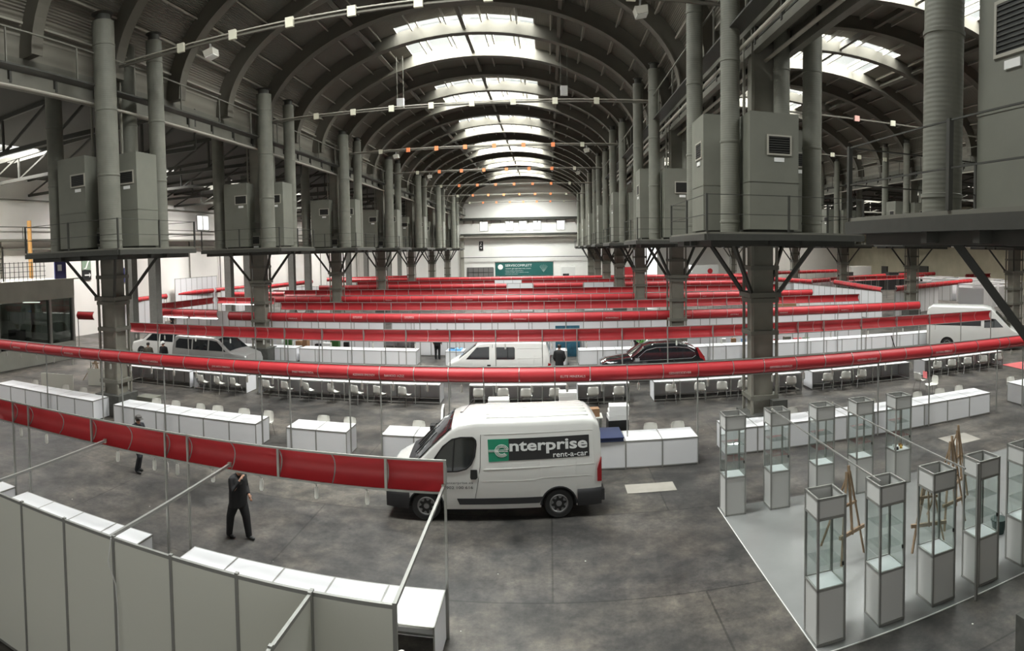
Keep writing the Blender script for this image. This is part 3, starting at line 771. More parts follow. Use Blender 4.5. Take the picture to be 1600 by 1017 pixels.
# ------------------------------------------------------------------ white walls of the stands
def panel_wall(label, p, q, h=2.5, step=1.0, name='partition_wall', m=None, top=True):
    d = math.hypot(q[0] - p[0], q[1] - p[1]); t = thing(name, label, 'partition', (p[0], p[1], 0), math.atan2(q[1] - p[1], q[0] - p[0]))
    xs = span(0, d, step)
    for a, b in zip(xs, xs[1:]): MB().box(a + .02, b - .02, -.012, .012, .05, h - .04).build('wall_panel', m or WHITE2, t)
    pm = MB().box(-.022, .022, -.022, .022, 0, h + .02).mesh('post', ALU)
    for x in xs: inst('post', pm, t, (x, 0, 0))
    MB().box(0, d, -.02, .02, h - .045, h).build('top_rail', ALU, t); MB().box(0, d, -.02, .02, .01, .05).build('bottom_rail', ALU, t)
    return t
pw = panel_wall('long white panel wall of the nearest stand, at lower left', (-12.0, 6.1), (-1.65, 6.1), 2.5, .94)
panel_wall('short white panel wall running toward the camera at lower left', (-2.59, 6.05), (-2.59, 3.1), 2.5, .98)
def beam(label, p, q, z, wd=.04):
    t = thing('cross_beam', label, 'beam'); MB().bar((p[0], p[1], z), (q[0], q[1], z), wd, wd * 1.2).build('bar', ALU, t)
    MB().box(q[0] - wd * .7, q[0] + wd * .7, q[1] - .03, q[1] + .03, z - wd, z + wd).build('clamp', PURLIN, t); return t
beam('aluminium cross beam at the open end of the nearest stand', (-1.66, 6.12), (-1.7, 9.42), 2.47)
beam('aluminium cross beam above the gap in the near counters', (-5.5, 6.12), (-5.53, 9.42), 2.47)
beam('aluminium cross beam at far left of the nearest stand', (-8.35, 6.12), (-8.5, 9.42), 2.47)
cb = MB().tube([(-5.42, 6.05, 2.5), (-5.44, 6.0, 2.2), (-5.36, 6.04, 1.9), (-5.33, 6.03, 1.6), (-5.35, 6.04, .3)], .008, 6).build('loose_cable', PAPER)
tag(cb, 'thin pale cable hanging down the near panel wall', 'cable')
for lab, p, q, h in [('tall white boards against the left wall', (-35.3, 50.5), (-34.9, 58), 4.2), ('white stand wall under the far left fascia', (-34.6, 40.5), (-34.2, 47), 2.5), ('white stand wall left of the second left pillar', (-33.8, 57), (-33.0, 64), 2.6),
                     ('white stand wall behind the lit fascia', (-25.5, 36.5), (-19.5, 36.3), 2.5), ('white stand wall behind the minivan', (-19.5, 36.0), (-10.0, 36.0), 2.0), ('white stand wall in the middle of the third island', (-8.0, 35.6), (20, 35.6), 2.0),
                     ('white boards closing the left of the fifth island', (-30, 66), (-22.5, 66), 2.5), ('white stand wall before the zigzag fascia at right', (25.6, 60.5), (27.6, 45.5), 2.5), ('white stand wall facing camera under the right zigzag', (30, 47.3), (38.0, 51.4), 2.45),
                     ('white stand wall under the second right zigzag', (24.6, 60.4), (33, 65), 2.45), ('white boards between the fascias in mid view', (-4.1, 61), (-1.6, 61), 2.9), ('white boards right of the short fascia', (3.5, 61), (6.5, 61), 2.9),
                     ('white boards behind the mid view gap', (-6.0, 68), (-3.0, 68), 2.9)]:
    panel_wall(lab, p, q, h, m=WHITE)
ca, sa = math.cos(.42), math.sin(.42)
for j in range(4):
    for i in range(3):
        u, v = i * 4.0 + (0, 7, 7.6, 8)[j], (0, 3.9, 7.8, 11.7)[j]
        if j and i == 2: continue
        X, Y = 42.0 + u * ca - v * sa, 48.8 + u * sa + v * ca
        t = thing('white_booth', 'white open-topped booth, %s in row %s of the right cluster' % (nth(i), nth(j)), 'booth', (X, Y, 0), .42, 'white booths at right')
        MB().box(0, 3.3, 0, .05, 0, 2.2).build('front_wall', WHITE, t); MB().box(0, .05, .05, 3, 0, 2.2).build('side_wall', WHITE, t); MB().box(.05, 3.3, 2.95, 3, 0, 2.5).build('back_wall', WHITE, t)
        f = MB()
        for a, b in (((0, 0), (3.3, 0)), ((0, 3), (3.3, 3)), ((0, 0), (0, 3)), ((3.3, 0), (3.3, 3))): f.bar((*a, 2.52), (*b, 2.52), .06, .1)
        for x in (0, 1.1, 2.2, 3.3): f.bar((x, 0, 0), (x, 0, 2.5), .05)
        f.build('frame', WHITE, t)

# ------------------------------------------------------------------ chairs
def chair_shell():
    """white one-piece shell, faces -y is the back... seat front toward +y"""
    prof = [(-.24, .815), (-.235, .80), (-.225, .70), (-.205, .58), (-.185, .50), (-.14, .455), (-.05, .44), (.06, .445), (.15, .455), (.20, .445), (.215, .43)]
    wid = [.15, .19, .215, .22, .21, .215, .225, .225, .22, .205, .19]
    nx = 9; top = []; 
    for (y, z), w_ in zip(prof, wid):
        row = []
        for i in range(nx):
            u = -1 + 2 * i / (nx - 1); c = abs(u) ** 2.4
            row.append((u * w_, y + (.045 * c if z > .5 else 0), z + (.03 * c if z <= .5 else 0)))
        top.append(row)
    b = MB(); vs = [p for r in top for p in r]; n = len(vs)
    vs += [(x, y - (.014 if z > .48 else .004), z - (.003 if z > .48 else .014)) for x, y, z in vs]
    fs = []
    R = len(prof)
    for j in range(R - 1):
        for i in range(nx - 1):
            a = j * nx + i; fs += [(a, a + 1, a + nx + 1, a + nx), (n + a, n + a + nx, n + a + nx + 1, n + a + 1)]
    for i in range(nx - 1): fs += [(i, n + i, n + i + 1, i + 1), ((R - 1) * nx + i, (R - 1) * nx + i + 1, n + (R - 1) * nx + i + 1, n + (R - 1) * nx + i)]
    for j in range(R - 1): fs += [(j * nx, (j + 1) * nx, n + (j + 1) * nx, n + j * nx), (j * nx + nx - 1, n + j * nx + nx - 1, n + (j + 1) * nx + nx - 1, (j + 1) * nx + nx - 1)]
    return b.add(vs, fs)
CH = thing('shell_chair', 'x', 'chair')
chair_shell().build('shell_seat', PLASTIC, CH, True)
for sx in (-1, 1):
    for sy in (-1, 1):
        MB().tube([(sx * .12, sy * .10, .435), (sx * .17, sy * .15, .40), (sx * .225, sy * .22, .0)], .010, 6).build('leg', CHROME, CH, True)
MB().bar((-.16, -.13, .41), (.16, -.13, .41), .016).bar((-.16, .13, .41), (.16, .13, .41), .016).bar((0, -.13, .41), (0, .13, .41), .016).build('under_frame', CHROME, CH)
used = [False]
def chair(x, y, rz, label, group):
    if not used[0]:
        used[0] = True; CH.location = (x, y, 0); CH.rotation_euler[2] = rz; CH['label'] = label; CH['group'] = group
    else: dup(CH, (x, y, 0), rz, label, group)
GC = 'white shell chairs at the second row'
sets = [('the stretch left of the long one', [-15.23, -14.37, -13.5]), ('the longest stretch', [-11.89, -10.97, -9.95, -8.85, -7.81, -6.85, -5.8]), ('the stretch behind the rental van', [-2.8, -1.84, -.93, .18]),
        ('the pair in mid view', [1.68, 2.70]), ('the stretch beside the right pillar', [4.83, 6.02, 6.94, 7.84, 9.99]), ('the stretch right of the pillar', [11.7, 12.6, 13.4]), ('the far right stretch', [17.6, 18.5, 19.5, 20.5, 21.6])]
rr = random.Random(3)
for nm, xs in sets:
    for i, x in enumerate(xs):
        rz = rr.uniform(-.15, .15) + (.45 if x < -4 else 0) * -1 * (-1) + (-.35 if 4 < x else 0)
        chair(x, 23.86 + rr.uniform(-.03, .04), -rz if x < -4 else -rz * .0 + (-.3 if x > 4 else rz * .3), 'white shell chair, %s from the left in %s' % (nth(i), nm), GC)
chair(15.35, 22.0, -1.35, 'white chair standing sideways by the right row with a pink sheet behind it', 'loose chairs'); chair(15.25, 21.0, 1.6, 'white chair standing alone and turned in the right aisle', 'loose chairs')
GF = 'white shell chairs behind the front row'
for i, x in enumerate([-21.3, -19.3, -18.2, -17.1, -16.3, -14.3, -13.4, -12.3, -11.5, -10.4, -9.5, -7.4, -6.5, -4.2, 3.06, 3.96, 8.0, 10.98, 13.1, 14.1, 15.1, 17.9]):
    chair(x, 18.75 if x < 0 or x > 5 else 18.3, PI + rr.uniform(-.2, .2), 'white chair whose back shows over the front row counters, %s from the left' % nth(i), GF)
chair(-2.25, 8.0, .3, 'white chair under the end of the nearest counter', 'loose chairs')
MB_p = MB().box(-.15, .15, -.01, .01, 0, .3).build('pink_sheet', mat('pink', (.75, .2, .22), .6)); MB_p.location = (15.62, 22.02, .5); MB_p.rotation_euler[2] = PI / 2
tag(MB_p, 'pink sheet hanging on the back of the sideways chair', 'sheet')

# ------------------------------------------------------------------ glass showcases
def showcase():
    t = thing('glass_showcase', 'x', 'showcase'); s = .5; h = 2.35
    for x in (.018, s - .018):
        for y in (.018, s - .018): MB().box(x - .018, x + .018, y - .018, y + .018, 0, h).build('post', ALU, t)
    for z in (.03, .9, 2.02, h - .02):
        f = MB(); f.box(0, s, 0, .03, z - .02, z + .02).box(0, s, s - .03, s, z - .02, z + .02).box(0, .03, 0, s, z - .02, z + .02).box(s - .03, s, 0, s, z - .02, z + .02)
        f.build('rail_frame', ALU, t)
    def four(name, z0, z1, m, th):
        for b in ((.036, s - .036, .012, .012 + th), (.036, s - .036, s - .012 - th, s - .012), (.012, .012 + th, .036, s - .036), (s - .012 - th, s - .012, .036, s - .036)):
            MB().box(*b, z0, z1).build(name, m, t)
    four('pedestal_panel', .05, .88, BOARD, .006); four('glass_pane', .92, 2.0, GLASS, .005); four('top_board', 2.04, h - .04, BOARD, .006)
    MB().box(.03, s - .03, .03, s - .03, .895, .91).build('display_base', WHITE, t)
    for z in (1.28, 1.64): MB().box(.03, s - .03, .03, s - .03, z, z + .006).build('glass_shelf', GLASS, t)
    MB().box(s - .06, s - .03, .006, .03, 1.22, 1.28).build('lock', BLACK, t)
    return t
SC = showcase(); first = True
for row, y, xs, d in (('front', 8.35, [3.95, 5.07, 6.14, 7.18, 8.3], 'front'), ('back', 13.3, [3.95, 5.06, 6.25, 7.36, 8.52], 'back')):
    for i, x in enumerate(xs):
        lab = 'tall glass showcase on white pedestal, %s from the left in the %s row' % (nth(i), row)
        if first: SC.location = (x, y, 0); SC['label'] = lab; SC['group'] = 'glass showcases'; first = False
        else: dup(SC, (x, y, 0), 0, lab, 'glass showcases')
tag(MB().box(3.93, 14.5, 8.2, 13.85, .0, .012).build('stand_floor', SHINY), 'pale glossy painted floor of the stand with the glass showcases', 'floor covering')
struct(MB().box(3.915, 3.93, 8.2, 13.85, .0, .014).box(3.9, 14.5, 8.18, 8.2, 0, .014).build('trim_11', PAPER))
tag(MB().box(1.92, 3.2, 15.15, 15.73, 0, .006).build('concrete_patch', SLAB), 'pale rectangular slab in the floor behind the rental van', 'floor slab')
tag(MB().box(11.9, 13.0, 15.1, 16.0, 0, .006).build('concrete_patch', SLAB), 'pale slab in the floor beyond the back-row showcases', 'floor slab')
tag(MB().box(14.6, 15.7, 13.2, 13.8, 0, .006).build('concrete_patch', SLAB), 'small pale slab in the floor at the far right edge', 'floor slab')
tag(MB().box(22.4, 28, 20.5, 24.4, 0, .02).build('red_carpet', CARPET), 'pinkish red carpet on the floor at the right edge', 'carpet')
beam('aluminium beam between the showcase rows, nearer one', (5.1, 8.4), (5.1, 13.3), 2.42, .022)
beam('aluminium beam between the showcase rows, farther right', (6.63, 8.1), (6.68, 13.3), 2.42, .022)
po = MB().box(-.022, .022, -.022, .022, 0, 2.46).build('aluminium_post', ALU); po.location = (6.9, 8.08, 0.0); tag(po, 'slim aluminium post beside the third front showcase', 'post')
def easel(x, y, rz, label, h=1.75):
    t = thing('easel', label, 'easel', (x, y, .012 if 3.9 < x < 14 and y < 13.9 else 0), rz, 'wooden easels')
    for k in (-1, 1): MB().bar((k * .36, 0, 0), (k * .05, .14, h), .045, .03).build('leg', WOOD, t)
    MB().bar((0, .85, 0), (0, .16, h * .95), .04, .03).build('rear_leg', WOOD, t)
    MB().bar((-.38, .03, .55), (.38, .03, .55), .05, .07).build('ledge', WOOD, t); MB().bar((-.2, .09, 1.1), (.2, .09, 1.1), .04, .05).build('crossbar', WOOD, t)
    MB().bar((0, .02, .5), (0, .13, h + .12), .05, .03).build('mast', WOOD, t)
easel(5.75, 10.5, .4, 'wooden easel seen between the first two front showcases'); easel(7.25, 10.0, -.3, 'wooden easel seen through the third front showcase', 1.6)
easel(8.4, 10.6, .2, 'tall wooden easel behind the fourth front showcase', 1.9); easel(9.4, 11.6, .5, 'wooden easel farther back behind the right showcases')
easel(-20.9, 22.6, .3, 'wooden easel beside the white board at far left', 1.2); easel(-20.3, 23.3, 1.0, 'second wooden easel at far left, near the pillar', 1.2); easel(-21.5, 23.5, 2.0, 'wooden easel leaning at the far left board', 1.1)
t = thing('bucket', 'dark bucket standing on the pale stand floor', 'bucket', (8.95, 9.75, .012)); MB().lathe([(.12, 0), (.17, .3), (.18, .3), (.18, .32), (.15, .32)], 18).build('pail', mat('dark_green_plastic', (.01, .03, .025), .5), t, True)
MB().tube([(-.17, 0, .3), (-.1, .05, .42), (.1, .05, .42), (.17, 0, .3)], .006, 5).build('bucket_handle', ALU, t, True)
b = MB().lathe([(.02, 0), (.16, .03), (.2, .12), (.13, .24), (.05, .33), (.02, .36)], 9).build('plastic_bag', GLASSD if False else PLASTIC, None, False); b.location = (9.3, 9.6, .012); tag(b, 'crumpled pale plastic bag beside the dark bucket', 'bag')
b = MB().lathe([(.02, 0), (.2, .03), (.26, .1), (.17, .18), (.05, .22)], 9).build('plastic_bag', PLASTIC); b.location = (7.9, 12.9, .012); tag(b, 'crumpled clear sheet on the floor between back showcases', 'bag')
for j, (dx, dy, m_, n_) in enumerate(((.12, .14, BLACK, 'black gadget'), (.3, .2, YEL, 'orange tool'), (.38, .34, CARD, 'brown box'), (.2, .36, PAPER, 'white card'))):
    o = MB().box(-.05, .05, -.035, .035, 0, .05).box(-.02, .06, -.01, .02, .05, .07).build('small_item', m_); o.location = (8.52 + dx, 13.3 + dy, .911); o.rotation_euler[2] = j
    tag(o, 'small %s lying inside the last back-row showcase' % n_, 'item', 'small items in the showcase')

# ------------------------------------------------------------------ vehicles
def lerp_prof(P, x):
    if x <= P[0][0]: return P[0][1]
    for (a, za), (b, zb_) in zip(P, P[1:]):
        if x <= b: return za + (zb_ - za) * (x - a) / (b - a) if b > a else zb_
    return P[-1][1]
class Car:
    def __init__(s, L, W, top, wheels, zt0=1.1, tum=.12, ztop=2.1, zb=.28, rw=.33, fx=.9, fk=.16, rk=.04, rx=.3):
        s.L, s.W, s.top, s.wheels, s.zt0, s.tum, s.ztop, s.zb, s.rw, s.fx, s.fk, s.rk, s.rx = L, W, top, wheels, zt0, tum, ztop, zb, rw, fx, fk, rk, rx
    def T(s, x): return lerp_prof(s.top, x)
    def hw(s, x, z):
        b = s.W / 2
        if x < s.fx: b *= 1 - s.fk * (1 - x / s.fx) ** 2.2
        if x > s.L - s.rx: b *= 1 - s.rk * ((x - s.L + s.rx) / s.rx) ** 2
        if z > s.zt0: b -= s.tum * (z - s.zt0) / (s.ztop - s.zt0)
        if z < .5: b -= .05 * ((.5 - z) / .3) ** 2
        return b
    def zbot(s, x):
        z = s.zb
        for xc in s.wheels:
            ra = s.rw + .07
            if abs(x - xc) < ra - 1e-6: z = max(z, s.rw + math.sqrt(ra * ra - (x - xc) ** 2) * .98)
        return z
    def ring(s, x, zlo=None, zhi=None, off=0.0):
        z0 = s.zbot(x) if zlo is None else max(zlo, s.zbot(x)); zt = s.T(x) if zhi is None else zhi
        z0 = min(z0, zt - .05); rc = min(.13, (zt - z0) * .4); pts = []
        for i in range(8): z = z0 + (zt - rc - z0) * i / 7; pts.append((s.hw(x, z) + off, z))
        w_ = s.hw(x, zt - rc) + off
        for i in range(1, 5): a = PI / 2 * i / 4; pts.append((w_ - rc * (1 - math.cos(a)), zt - rc + rc * math.sin(a)))
        wi = w_ - rc; cr = .045
        for i in range(1, 4): u = 1 - i / 3; pts.append((wi * u, zt + cr * (1 - u * u)))
        full = [(-y, z) for y, z in pts] + [(y, z) for y, z in pts[::-1][1:]]
        return full
    def body(s, x0=0, x1=None, n=60, **kw):
        x1 = s.L if x1 is None else x1; xs = [x0 + (x1 - x0) * i / n for i in range(n + 1)]
        for p, _ in s.top:
            if x0 < p < x1: xs.append(p)
        if 'zhi' not in kw or True:
            for xc in s.wheels:
                ra = s.rw + .07
                for k in (-1, 1): 
                    if x0 < xc + k * ra < x1: xs += [xc + k * (ra + .002), xc + k * (ra - .002)]
        xs = sorted(set(round(x, 4) for x in xs)); b = MB(); vs = []; fs = []; m = None
        for x in xs:
            r = s.ring(x, **kw); m = len(r); vs += [(x, y, z) for y, z in r]
        for i in range(len(xs) - 1):
            for k in range(m - 1): a = i * m + k; fs.append((a, a + 1, a + m + 1, a + m))
            fs.append((i * m, (i + 1) * m, (i + 1) * m + m - 1, i * m + m - 1))
        fs.append(tuple(range(m))); fs.append(tuple((len(xs) - 1) * m + k for k in range(m))[::-1])
        return b.add(vs, fs)
    def top_patch(s, x0, x1, inset=.12, off=.006, n=14, m=8):
        """a thin sheet following the top surface (screens, roof panels)"""
        vs = []; fs = []
        for layer in (off, -.004):
            for i in range(n + 1):
                x = x0 + (x1 - x0) * i / n; zt = s.T(x); w_ = s.hw(x, zt - .13) - inset
                sl = (s.T(x + .02) - s.T(x - .02)) / .04; nx_, nz = -sl / math.hypot(sl, 1), 1 / math.hypot(sl, 1)
                for k in range(m + 1): 
                    u = -1 + 2 * k / m; vs.append((x + nx_ * layer, u * w_, zt + .045 * (1 - min(1, abs(u) * .93) ** 2) + nz * layer))
        N = (n + 1) * (m + 1)
        for i in range(n):
            for k in range(m): a = i * (m + 1) + k; fs += [(a, a + 1, a + m + 2, a + m + 1), (N + a, N + a + m + 1, N + a + m + 2, N + a + 1)]
        for k in range(m): fs += [(k, N + k, N + k + 1, k + 1), (n * (m + 1) + k, n * (m + 1) + k + 1, N + n * (m + 1) + k + 1, N + n * (m + 1) + k)]
        for i in range(n): a = i * (m + 1); b_ = a + m; fs += [(a, a + m + 1, N + a + m + 1, N + a), (b_, N + b_, N + b_ + m + 1, b_ + m + 1)]
        return MB().add(vs, fs)
    def drape(s, poly, side=-1, off=.006, th=.012):
        vs = [(x, side * (s.hw(x, z) + off), z) for x, z in poly] + [(x, side * (s.hw(x, z) + off - th), z) for x, z in poly]
        n = len(poly); return MB().add(vs, [tuple(range(n)), tuple(range(n, 2 * n))[::-1]] + [(i, (i + 1) % n, n + (i + 1) % n, n + i) for i in range(n)])
    def line(s, pts, side=-1, w_=.012, off=.002):
        b = MB()
        for (xa, za), (xb, zb_) in zip(pts, pts[1:]): b.bar((xa, side * (s.hw(xa, za) + off), za), (xb, side * (s.hw(xb, zb_) + off), zb_), w_, w_)
        return b
def wheel(parent, x, y, r, side, cover=HUB):
    t = MB(); M = Matrix.Translation((x, y, r)) @ Matrix.Rotation(PI / 2, 4, 'X')
    t.lathe([(r * .55, -.03), (r * .66, -.1), (r * .94, -.1), (r, -.07), (r, .07), (r * .94, .1), (r * .66, .1), (r * .55, .03)], 28, M=M)
    o = t.build('wheel', RUBBER, parent, True)
    c = MB(); c.lathe([(r * .66, side * .04), (r * .66, side * .085), (r * .58, side * .095), (r * .5, side * .07), (r * .2, side * .075), (r * .17, side * .1), (.02, side * .1)], 28, M=M)
    h = c.build('hub_cap', cover, o, True)
    sl = MB(); pts = []
    for k in range(32):
        a = 2 * PI * (k + .5) / 32; q = r * (.52 if k % 4 < 2 else .36); pts.append((math.cos(a) * q, math.sin(a) * q))
    z0, z1 = sorted((side * .071, side * .079)); sl.prism(pts, 2, z0, z1); sl.rot(M)
    sl.build('rim_hole_star', BLACK, h)
def finish_car(c, t, paint, screen, side_windows, rear=True):
    c.body().build('body', paint, t, True)
    MB().box(.5, c.L - .3, -c.W / 2 + .28, c.W / 2 - .28, .2, .75).build('underbody', BLACK, t)
    c.top_patch(*screen).build('windscreen', SCREEN, t, True)
    for side in (-1, 1):
        for w_ in side_windows: c.drape(w_, side).build('side_window', SCREEN, t)
        for x in c.wheels: wheel(t, x, side * (c.W / 2 - .13), c.rw, side * -1)
    if rear: MB().prism([(c.L - .02, c.T(c.L) - .1), (c.L + .012, c.T(c.L) - .1), (c.L + .012, 1.05), (c.L - .02, 1.05)], 1, -c.W * .38, c.W * .38).build('rear_window', SCREEN, t)

# the white rental van
van = thing('delivery_van', 'white panel van with a green and black rental banner on its side, mid view', 'van', (-3.905, 14.52, 0), math.radians(5.4))
D = Car(5.0, 2.05, [(0, .80), (.03, .95), (.12, 1.05), (.45, 1.22), (.68, 1.33), (1.05, 1.70), (1.5, 2.10), (1.72, 2.21), (2.1, 2.27), (4.6, 2.28), (4.85, 2.25), (4.96, 2.16), (5.0, 2.0)], [.95, 4.0], zt0=1.15, tum=.13, ztop=2.15, rw=.34)
D.body(n=80).build('body', PAINTW, van, True)
MB().box(.4, 4.7, -.7, .7, .2, .9).build('underbody', BLACK, van)
D.top_patch(.66, 1.55, .03).build('windscreen', SCREEN, van, True)
D.top_patch(.50, .68, .10, .012).build('wiper_cowl', DARKPL, van)
for k in (-.35, .3): MB().bar((.64, k, 1.38), (1.1, k + .25, 1.84), .02).build('wiper', BLACK, van)
wpoly = [(1.16, 1.46), (1.35, 1.72), (1.56, 1.88), (1.76, 1.92), (2.04, 1.92), (2.10, 1.86), (2.11, 1.76), (2.07, 1.49), (1.99, 1.32), (1.88, 1.22), (1.68, 1.17), (1.37, 1.16), (1.2, 1.2)]
for side in (-1, 1):
    w1 = D.drape(wpoly, side).build('side_window', SCREEN, van); D.line([(1.57, 1.18), (1.62, 1.9)], side, .03, .008).build('window_bar', BLACK, w1)
    D.line(wpoly + wpoly[:1], side, .03, .006).build('window_seal', BLACK, w1)
    D.line([(2.22, 1.98), (2.2, 1.26), (2.15, .92), (2.07, .5)], side, .01, 0).build('door_seam', DARKPL, van)
    D.line([(1.1, 1.42), (1.18, .9), (1.36, .45)], side, .01, 0).build('door_seam', DARKPL, van)
    D.line([(2.28, 1.98), (4.8, 2.0), (4.82, 1.24), (2.28, 1.2), (2.28, 1.98)], side, .02, -.004).build('pressed_panel_edge', PAINTW, van)
    D.line([(2.25, .93), (3.4, .93), (3.65, .98), (4.7, .98)], side, .014, -.004).build('body_crease', PAINTW, van)
    D.drape([(1.66, .54), (3.62, .54), (3.55, .40), (1.72, .40)], side, .02, .03).build('side_moulding', DARKPL, van)
    D.drape([(1.98, 1.20), (2.13, 1.20), (2.14, 1.02), (2.1, .98), (1.99, .98), (1.97, 1.02)], side, .012, .02).build('door_handle', BLACK, van)
    for x in D.wheels:
        wheel(van, x, side * .9, .34, -side)
        pts = [(x + .415 * math.cos(a), .34 + .41 * math.sin(a)) for a in [i * PI / 14 for i in range(15)]]
        D.line(pts, side, .03, .0).build('wheel_arch_trim', DARKPL, van)
    ml = MB(); ml.prism([(4.9, .82), (5.0, .82), (5.0, 1.38), (4.93, 1.2), (4.9, 1.1)], 1, min(side * .9, side * 1.03), max(side * .9, side * 1.03)).build('tail_lamp', REDL, van)
    D.drape([(.10, .82), (.45, 1.0), (.62, 1.16), (.5, 1.16), (.16, 1.02), (.08, .92)], side, .012, .03).build('headlamp', CLEARL, van)
D.body(0, .56, 14, zhi=.74, off=.03).build('front_bumper', DARKPL, van, True)
D.body(4.43, 5.0, 10, zhi=.72, off=.03).build('rear_bumper', DARKPL, van, True)
MB().box(4.99, 5.07, -1.0, 1.0, .36, .62).build('rear_step', DARKPL, van)
D.drape([(2.38, 1.87), (2.86, 1.88), (2.86, 1.39), (2.40, 1.37)], -1, .008, .008).build('logo_field', GREEN, van)
D.drape([(2.86, 1.88), (4.72, 1.90), (4.72, 1.42), (2.86, 1.39)], -1, .008, .008).build('banner_field', BLACK, van)
def onvan(x0, z0, off=.012):
    return lambda u, v, d: Vector((x0 + u, -(D.hw(x0 + u, z0 + v) + off + d), z0 + v + u * .008))
text_on('nterprise', 1.80, .31, mat('banner_lettering', (.62, .63, .62), .5), 'lettering', van, bold=.025, fn=onvan(2.88, 1.52))
text_on('rent-a-car', .80, .10, mat('banner_lettering', (0, 0, 0)), 'lettering', van, bold=.01, fn=onvan(3.88, 1.432))
text_on('enterprise.es', .61, .065, LETTERD, 'lettering', van, fn=onvan(1.42, .86)); text_on('902 100 616', .61, .065, LETTERD, 'lettering', van, bold=.01, fn=onvan(1.42, .76))
em = MB()
for rr_ in (.135, .108, .080):
    pts = [(2.70 + rr_ * math.cos(a) * 1.15, 1.615 + rr_ * math.sin(a)) for a in [math.radians(d) for d in range(10, 330, 10)]]
    for (xa, za), (xb, zb_) in zip(pts, pts[1:]): em.bar((xa, -(D.hw(xa, za) + .012), za), (xb, -(D.hw(xb, zb_) + .012), zb_), .014, .008)
for z in (1.60, 1.632): em.bar((2.40, -(D.hw(2.4, z) + .012), z), (2.84, -(D.hw(2.84, z) + .012), z), .010, .008)
em.build('logo_mark', LETTER, van)
for i in range(6): MB().box(2.35, 4.75, -.66 + i * .26, -.60 + i * .26, 2.27, 2.333 - .012 * abs(i - 2.5)).build('roof_ridge', PAINTW, van)
MB().bar((1.75, 0, 2.24), (2.05, .05, 2.55), .01).box(1.72, 1.79, -.03, .03, 2.2, 2.27).build('aerial', BLACK, van)
dr = MB().prism([(-.95, .5), (0, .45), (.02, 1.3), (-.05, 1.4), (-.5, 1.95), (-.95, 1.98)], 1, -.03, .03).build('door', PAINTW, van); dr.location = (1.15, 1.0, 0); dr.rotation_euler[2] = math.radians(-62) + PI * 0
dr.rotation_euler[2] = math.radians(-90)
MB().prism([(-.88, 1.25), (-.08, 1.25), (-.08, 1.35), (-.5, 1.88), (-.88, 1.9)], 1, -.036, .036).build('door_glass', SCREEN, dr)
mi = MB().box(-.1, .1, -.13, .13, 0, .34).build('wing_mirror', BLACK, van); mi.location = (1.0, -1.13, 1.02)
mi = MB().box(-.1, .1, -.13, .13, 0, .34).build('wing_mirror', BLACK, van); mi.location = (.95, 1.2, 1.28)
MB().prism([(1.9, .9), (2.2, .9), (2.25, 1.6), (2.1, 1.6)], 1, -.75, -.25).build('seat', BLACK, van)

# other vehicles
def win(*p): return list(p)
sv = thing('delivery_van', 'small white van with a dark side window, parked behind the second row', 'van', (-4.85, 29.2, 0), math.radians(-1))
C2 = Car(4.9, 1.82, [(0, .72), (.1, .92), (.6, 1.14), (1.3, 1.70), (1.6, 1.88), (2.0, 1.93), (4.4, 1.93), (4.7, 1.85), (4.85, 1.4), (4.9, .9)], [.9, 3.75], zt0=1.0, tum=.14, ztop=1.85)
finish_car(C2, sv, PAINTW, (.62, 1.42, .04), [win((.95, 1.12), (1.45, 1.66), (2.05, 1.70), (2.05, 1.12)), win((2.35, 1.12), (2.33, 1.68), (3.2, 1.68), (3.25, 1.62), (3.25, 1.15), (3.2, 1.12))])
C2.line([(2.2, 1.8), (2.2, .5)], -1, .015).build('door_seam', DARKPL, sv); C2.drape([(1.95, .88), (2.12, .88), (2.12, .8), (1.95, .8)], -1, .01, .02).build('door_handle', BLACK, sv)
MB().prism([(4.75, .7), (4.92, .7), (4.92, .9), (4.8, .95)], 1, -.93, -.7).build('tail_lamp', REDL, sv)
C2.line([(3.35, 1.62), (4.5, 1.62), (4.6, 1.2), (3.35, 1.15), (3.35, 1.62)], -1, .02, -.003).build('pressed_panel_edge', PAINTW, sv)
su = thing('estate_car', 'black estate car with chrome window line and roof rails', 'car', (2.35, 28.8, 0), math.radians(1.5))
C3 = Car(4.95, 1.92, [(0, .68), (.05, .86), (.3, .98), (1.0, 1.07), (1.4, 1.12), (2.05, 1.55), (2.5, 1.67), (3.5, 1.70), (4.2, 1.62), (4.5, 1.48), (4.8, 1.12), (4.95, .95)], [.95, 3.85], zt0=.95, tum=.24, ztop=1.6, rw=.36, fk=.22)
finish_car(C3, su, PAINTK, (1.42, 2.08, .02), [win((1.6, 1.04), (2.12, 1.42), (2.5, 1.5), (2.75, 1.52), (2.75, 1.04)), win((2.82, 1.04), (2.82, 1.52), (3.55, 1.52), (3.6, 1.06)), win((3.66, 1.06), (3.62, 1.52), (4.0, 1.49), (4.35, 1.36), (4.42, 1.2), (4.3, 1.1))])
for sd in (-1, 1): C3.line([(1.5, 1.0), (2.12, 1.46), (2.6, 1.56), (3.6, 1.56), (4.15, 1.49), (4.45, 1.3), (4.48, 1.14), (4.3, 1.03), (1.5, 1.0)], sd, .02, .004).build('chrome_window_line', CHROME, su)
for k in (-.68, .68): MB().tube([(2.4, k, 1.66), (2.5, k, 1.75), (4.1, k, 1.74), (4.25, k, 1.62)], .02, 6).build('roof_rail', CHROME, su, True)
C3.drape([(.08, .62), (.5, .74), (.62, .84), (.2, .8)], -1, .01, .02).build('headlamp', CLEARL, su); MB().prism([(4.75, .8), (4.97, .8), (4.9, 1.05), (4.6, 1.5), (4.52, 1.5)], 1, -.94, -.72).build('tail_lamp', REDL, su)
MB().box(1.55, 1.75, -1.08, -.93, 1.0, 1.15).build('wing_mirror', CHROME, su)
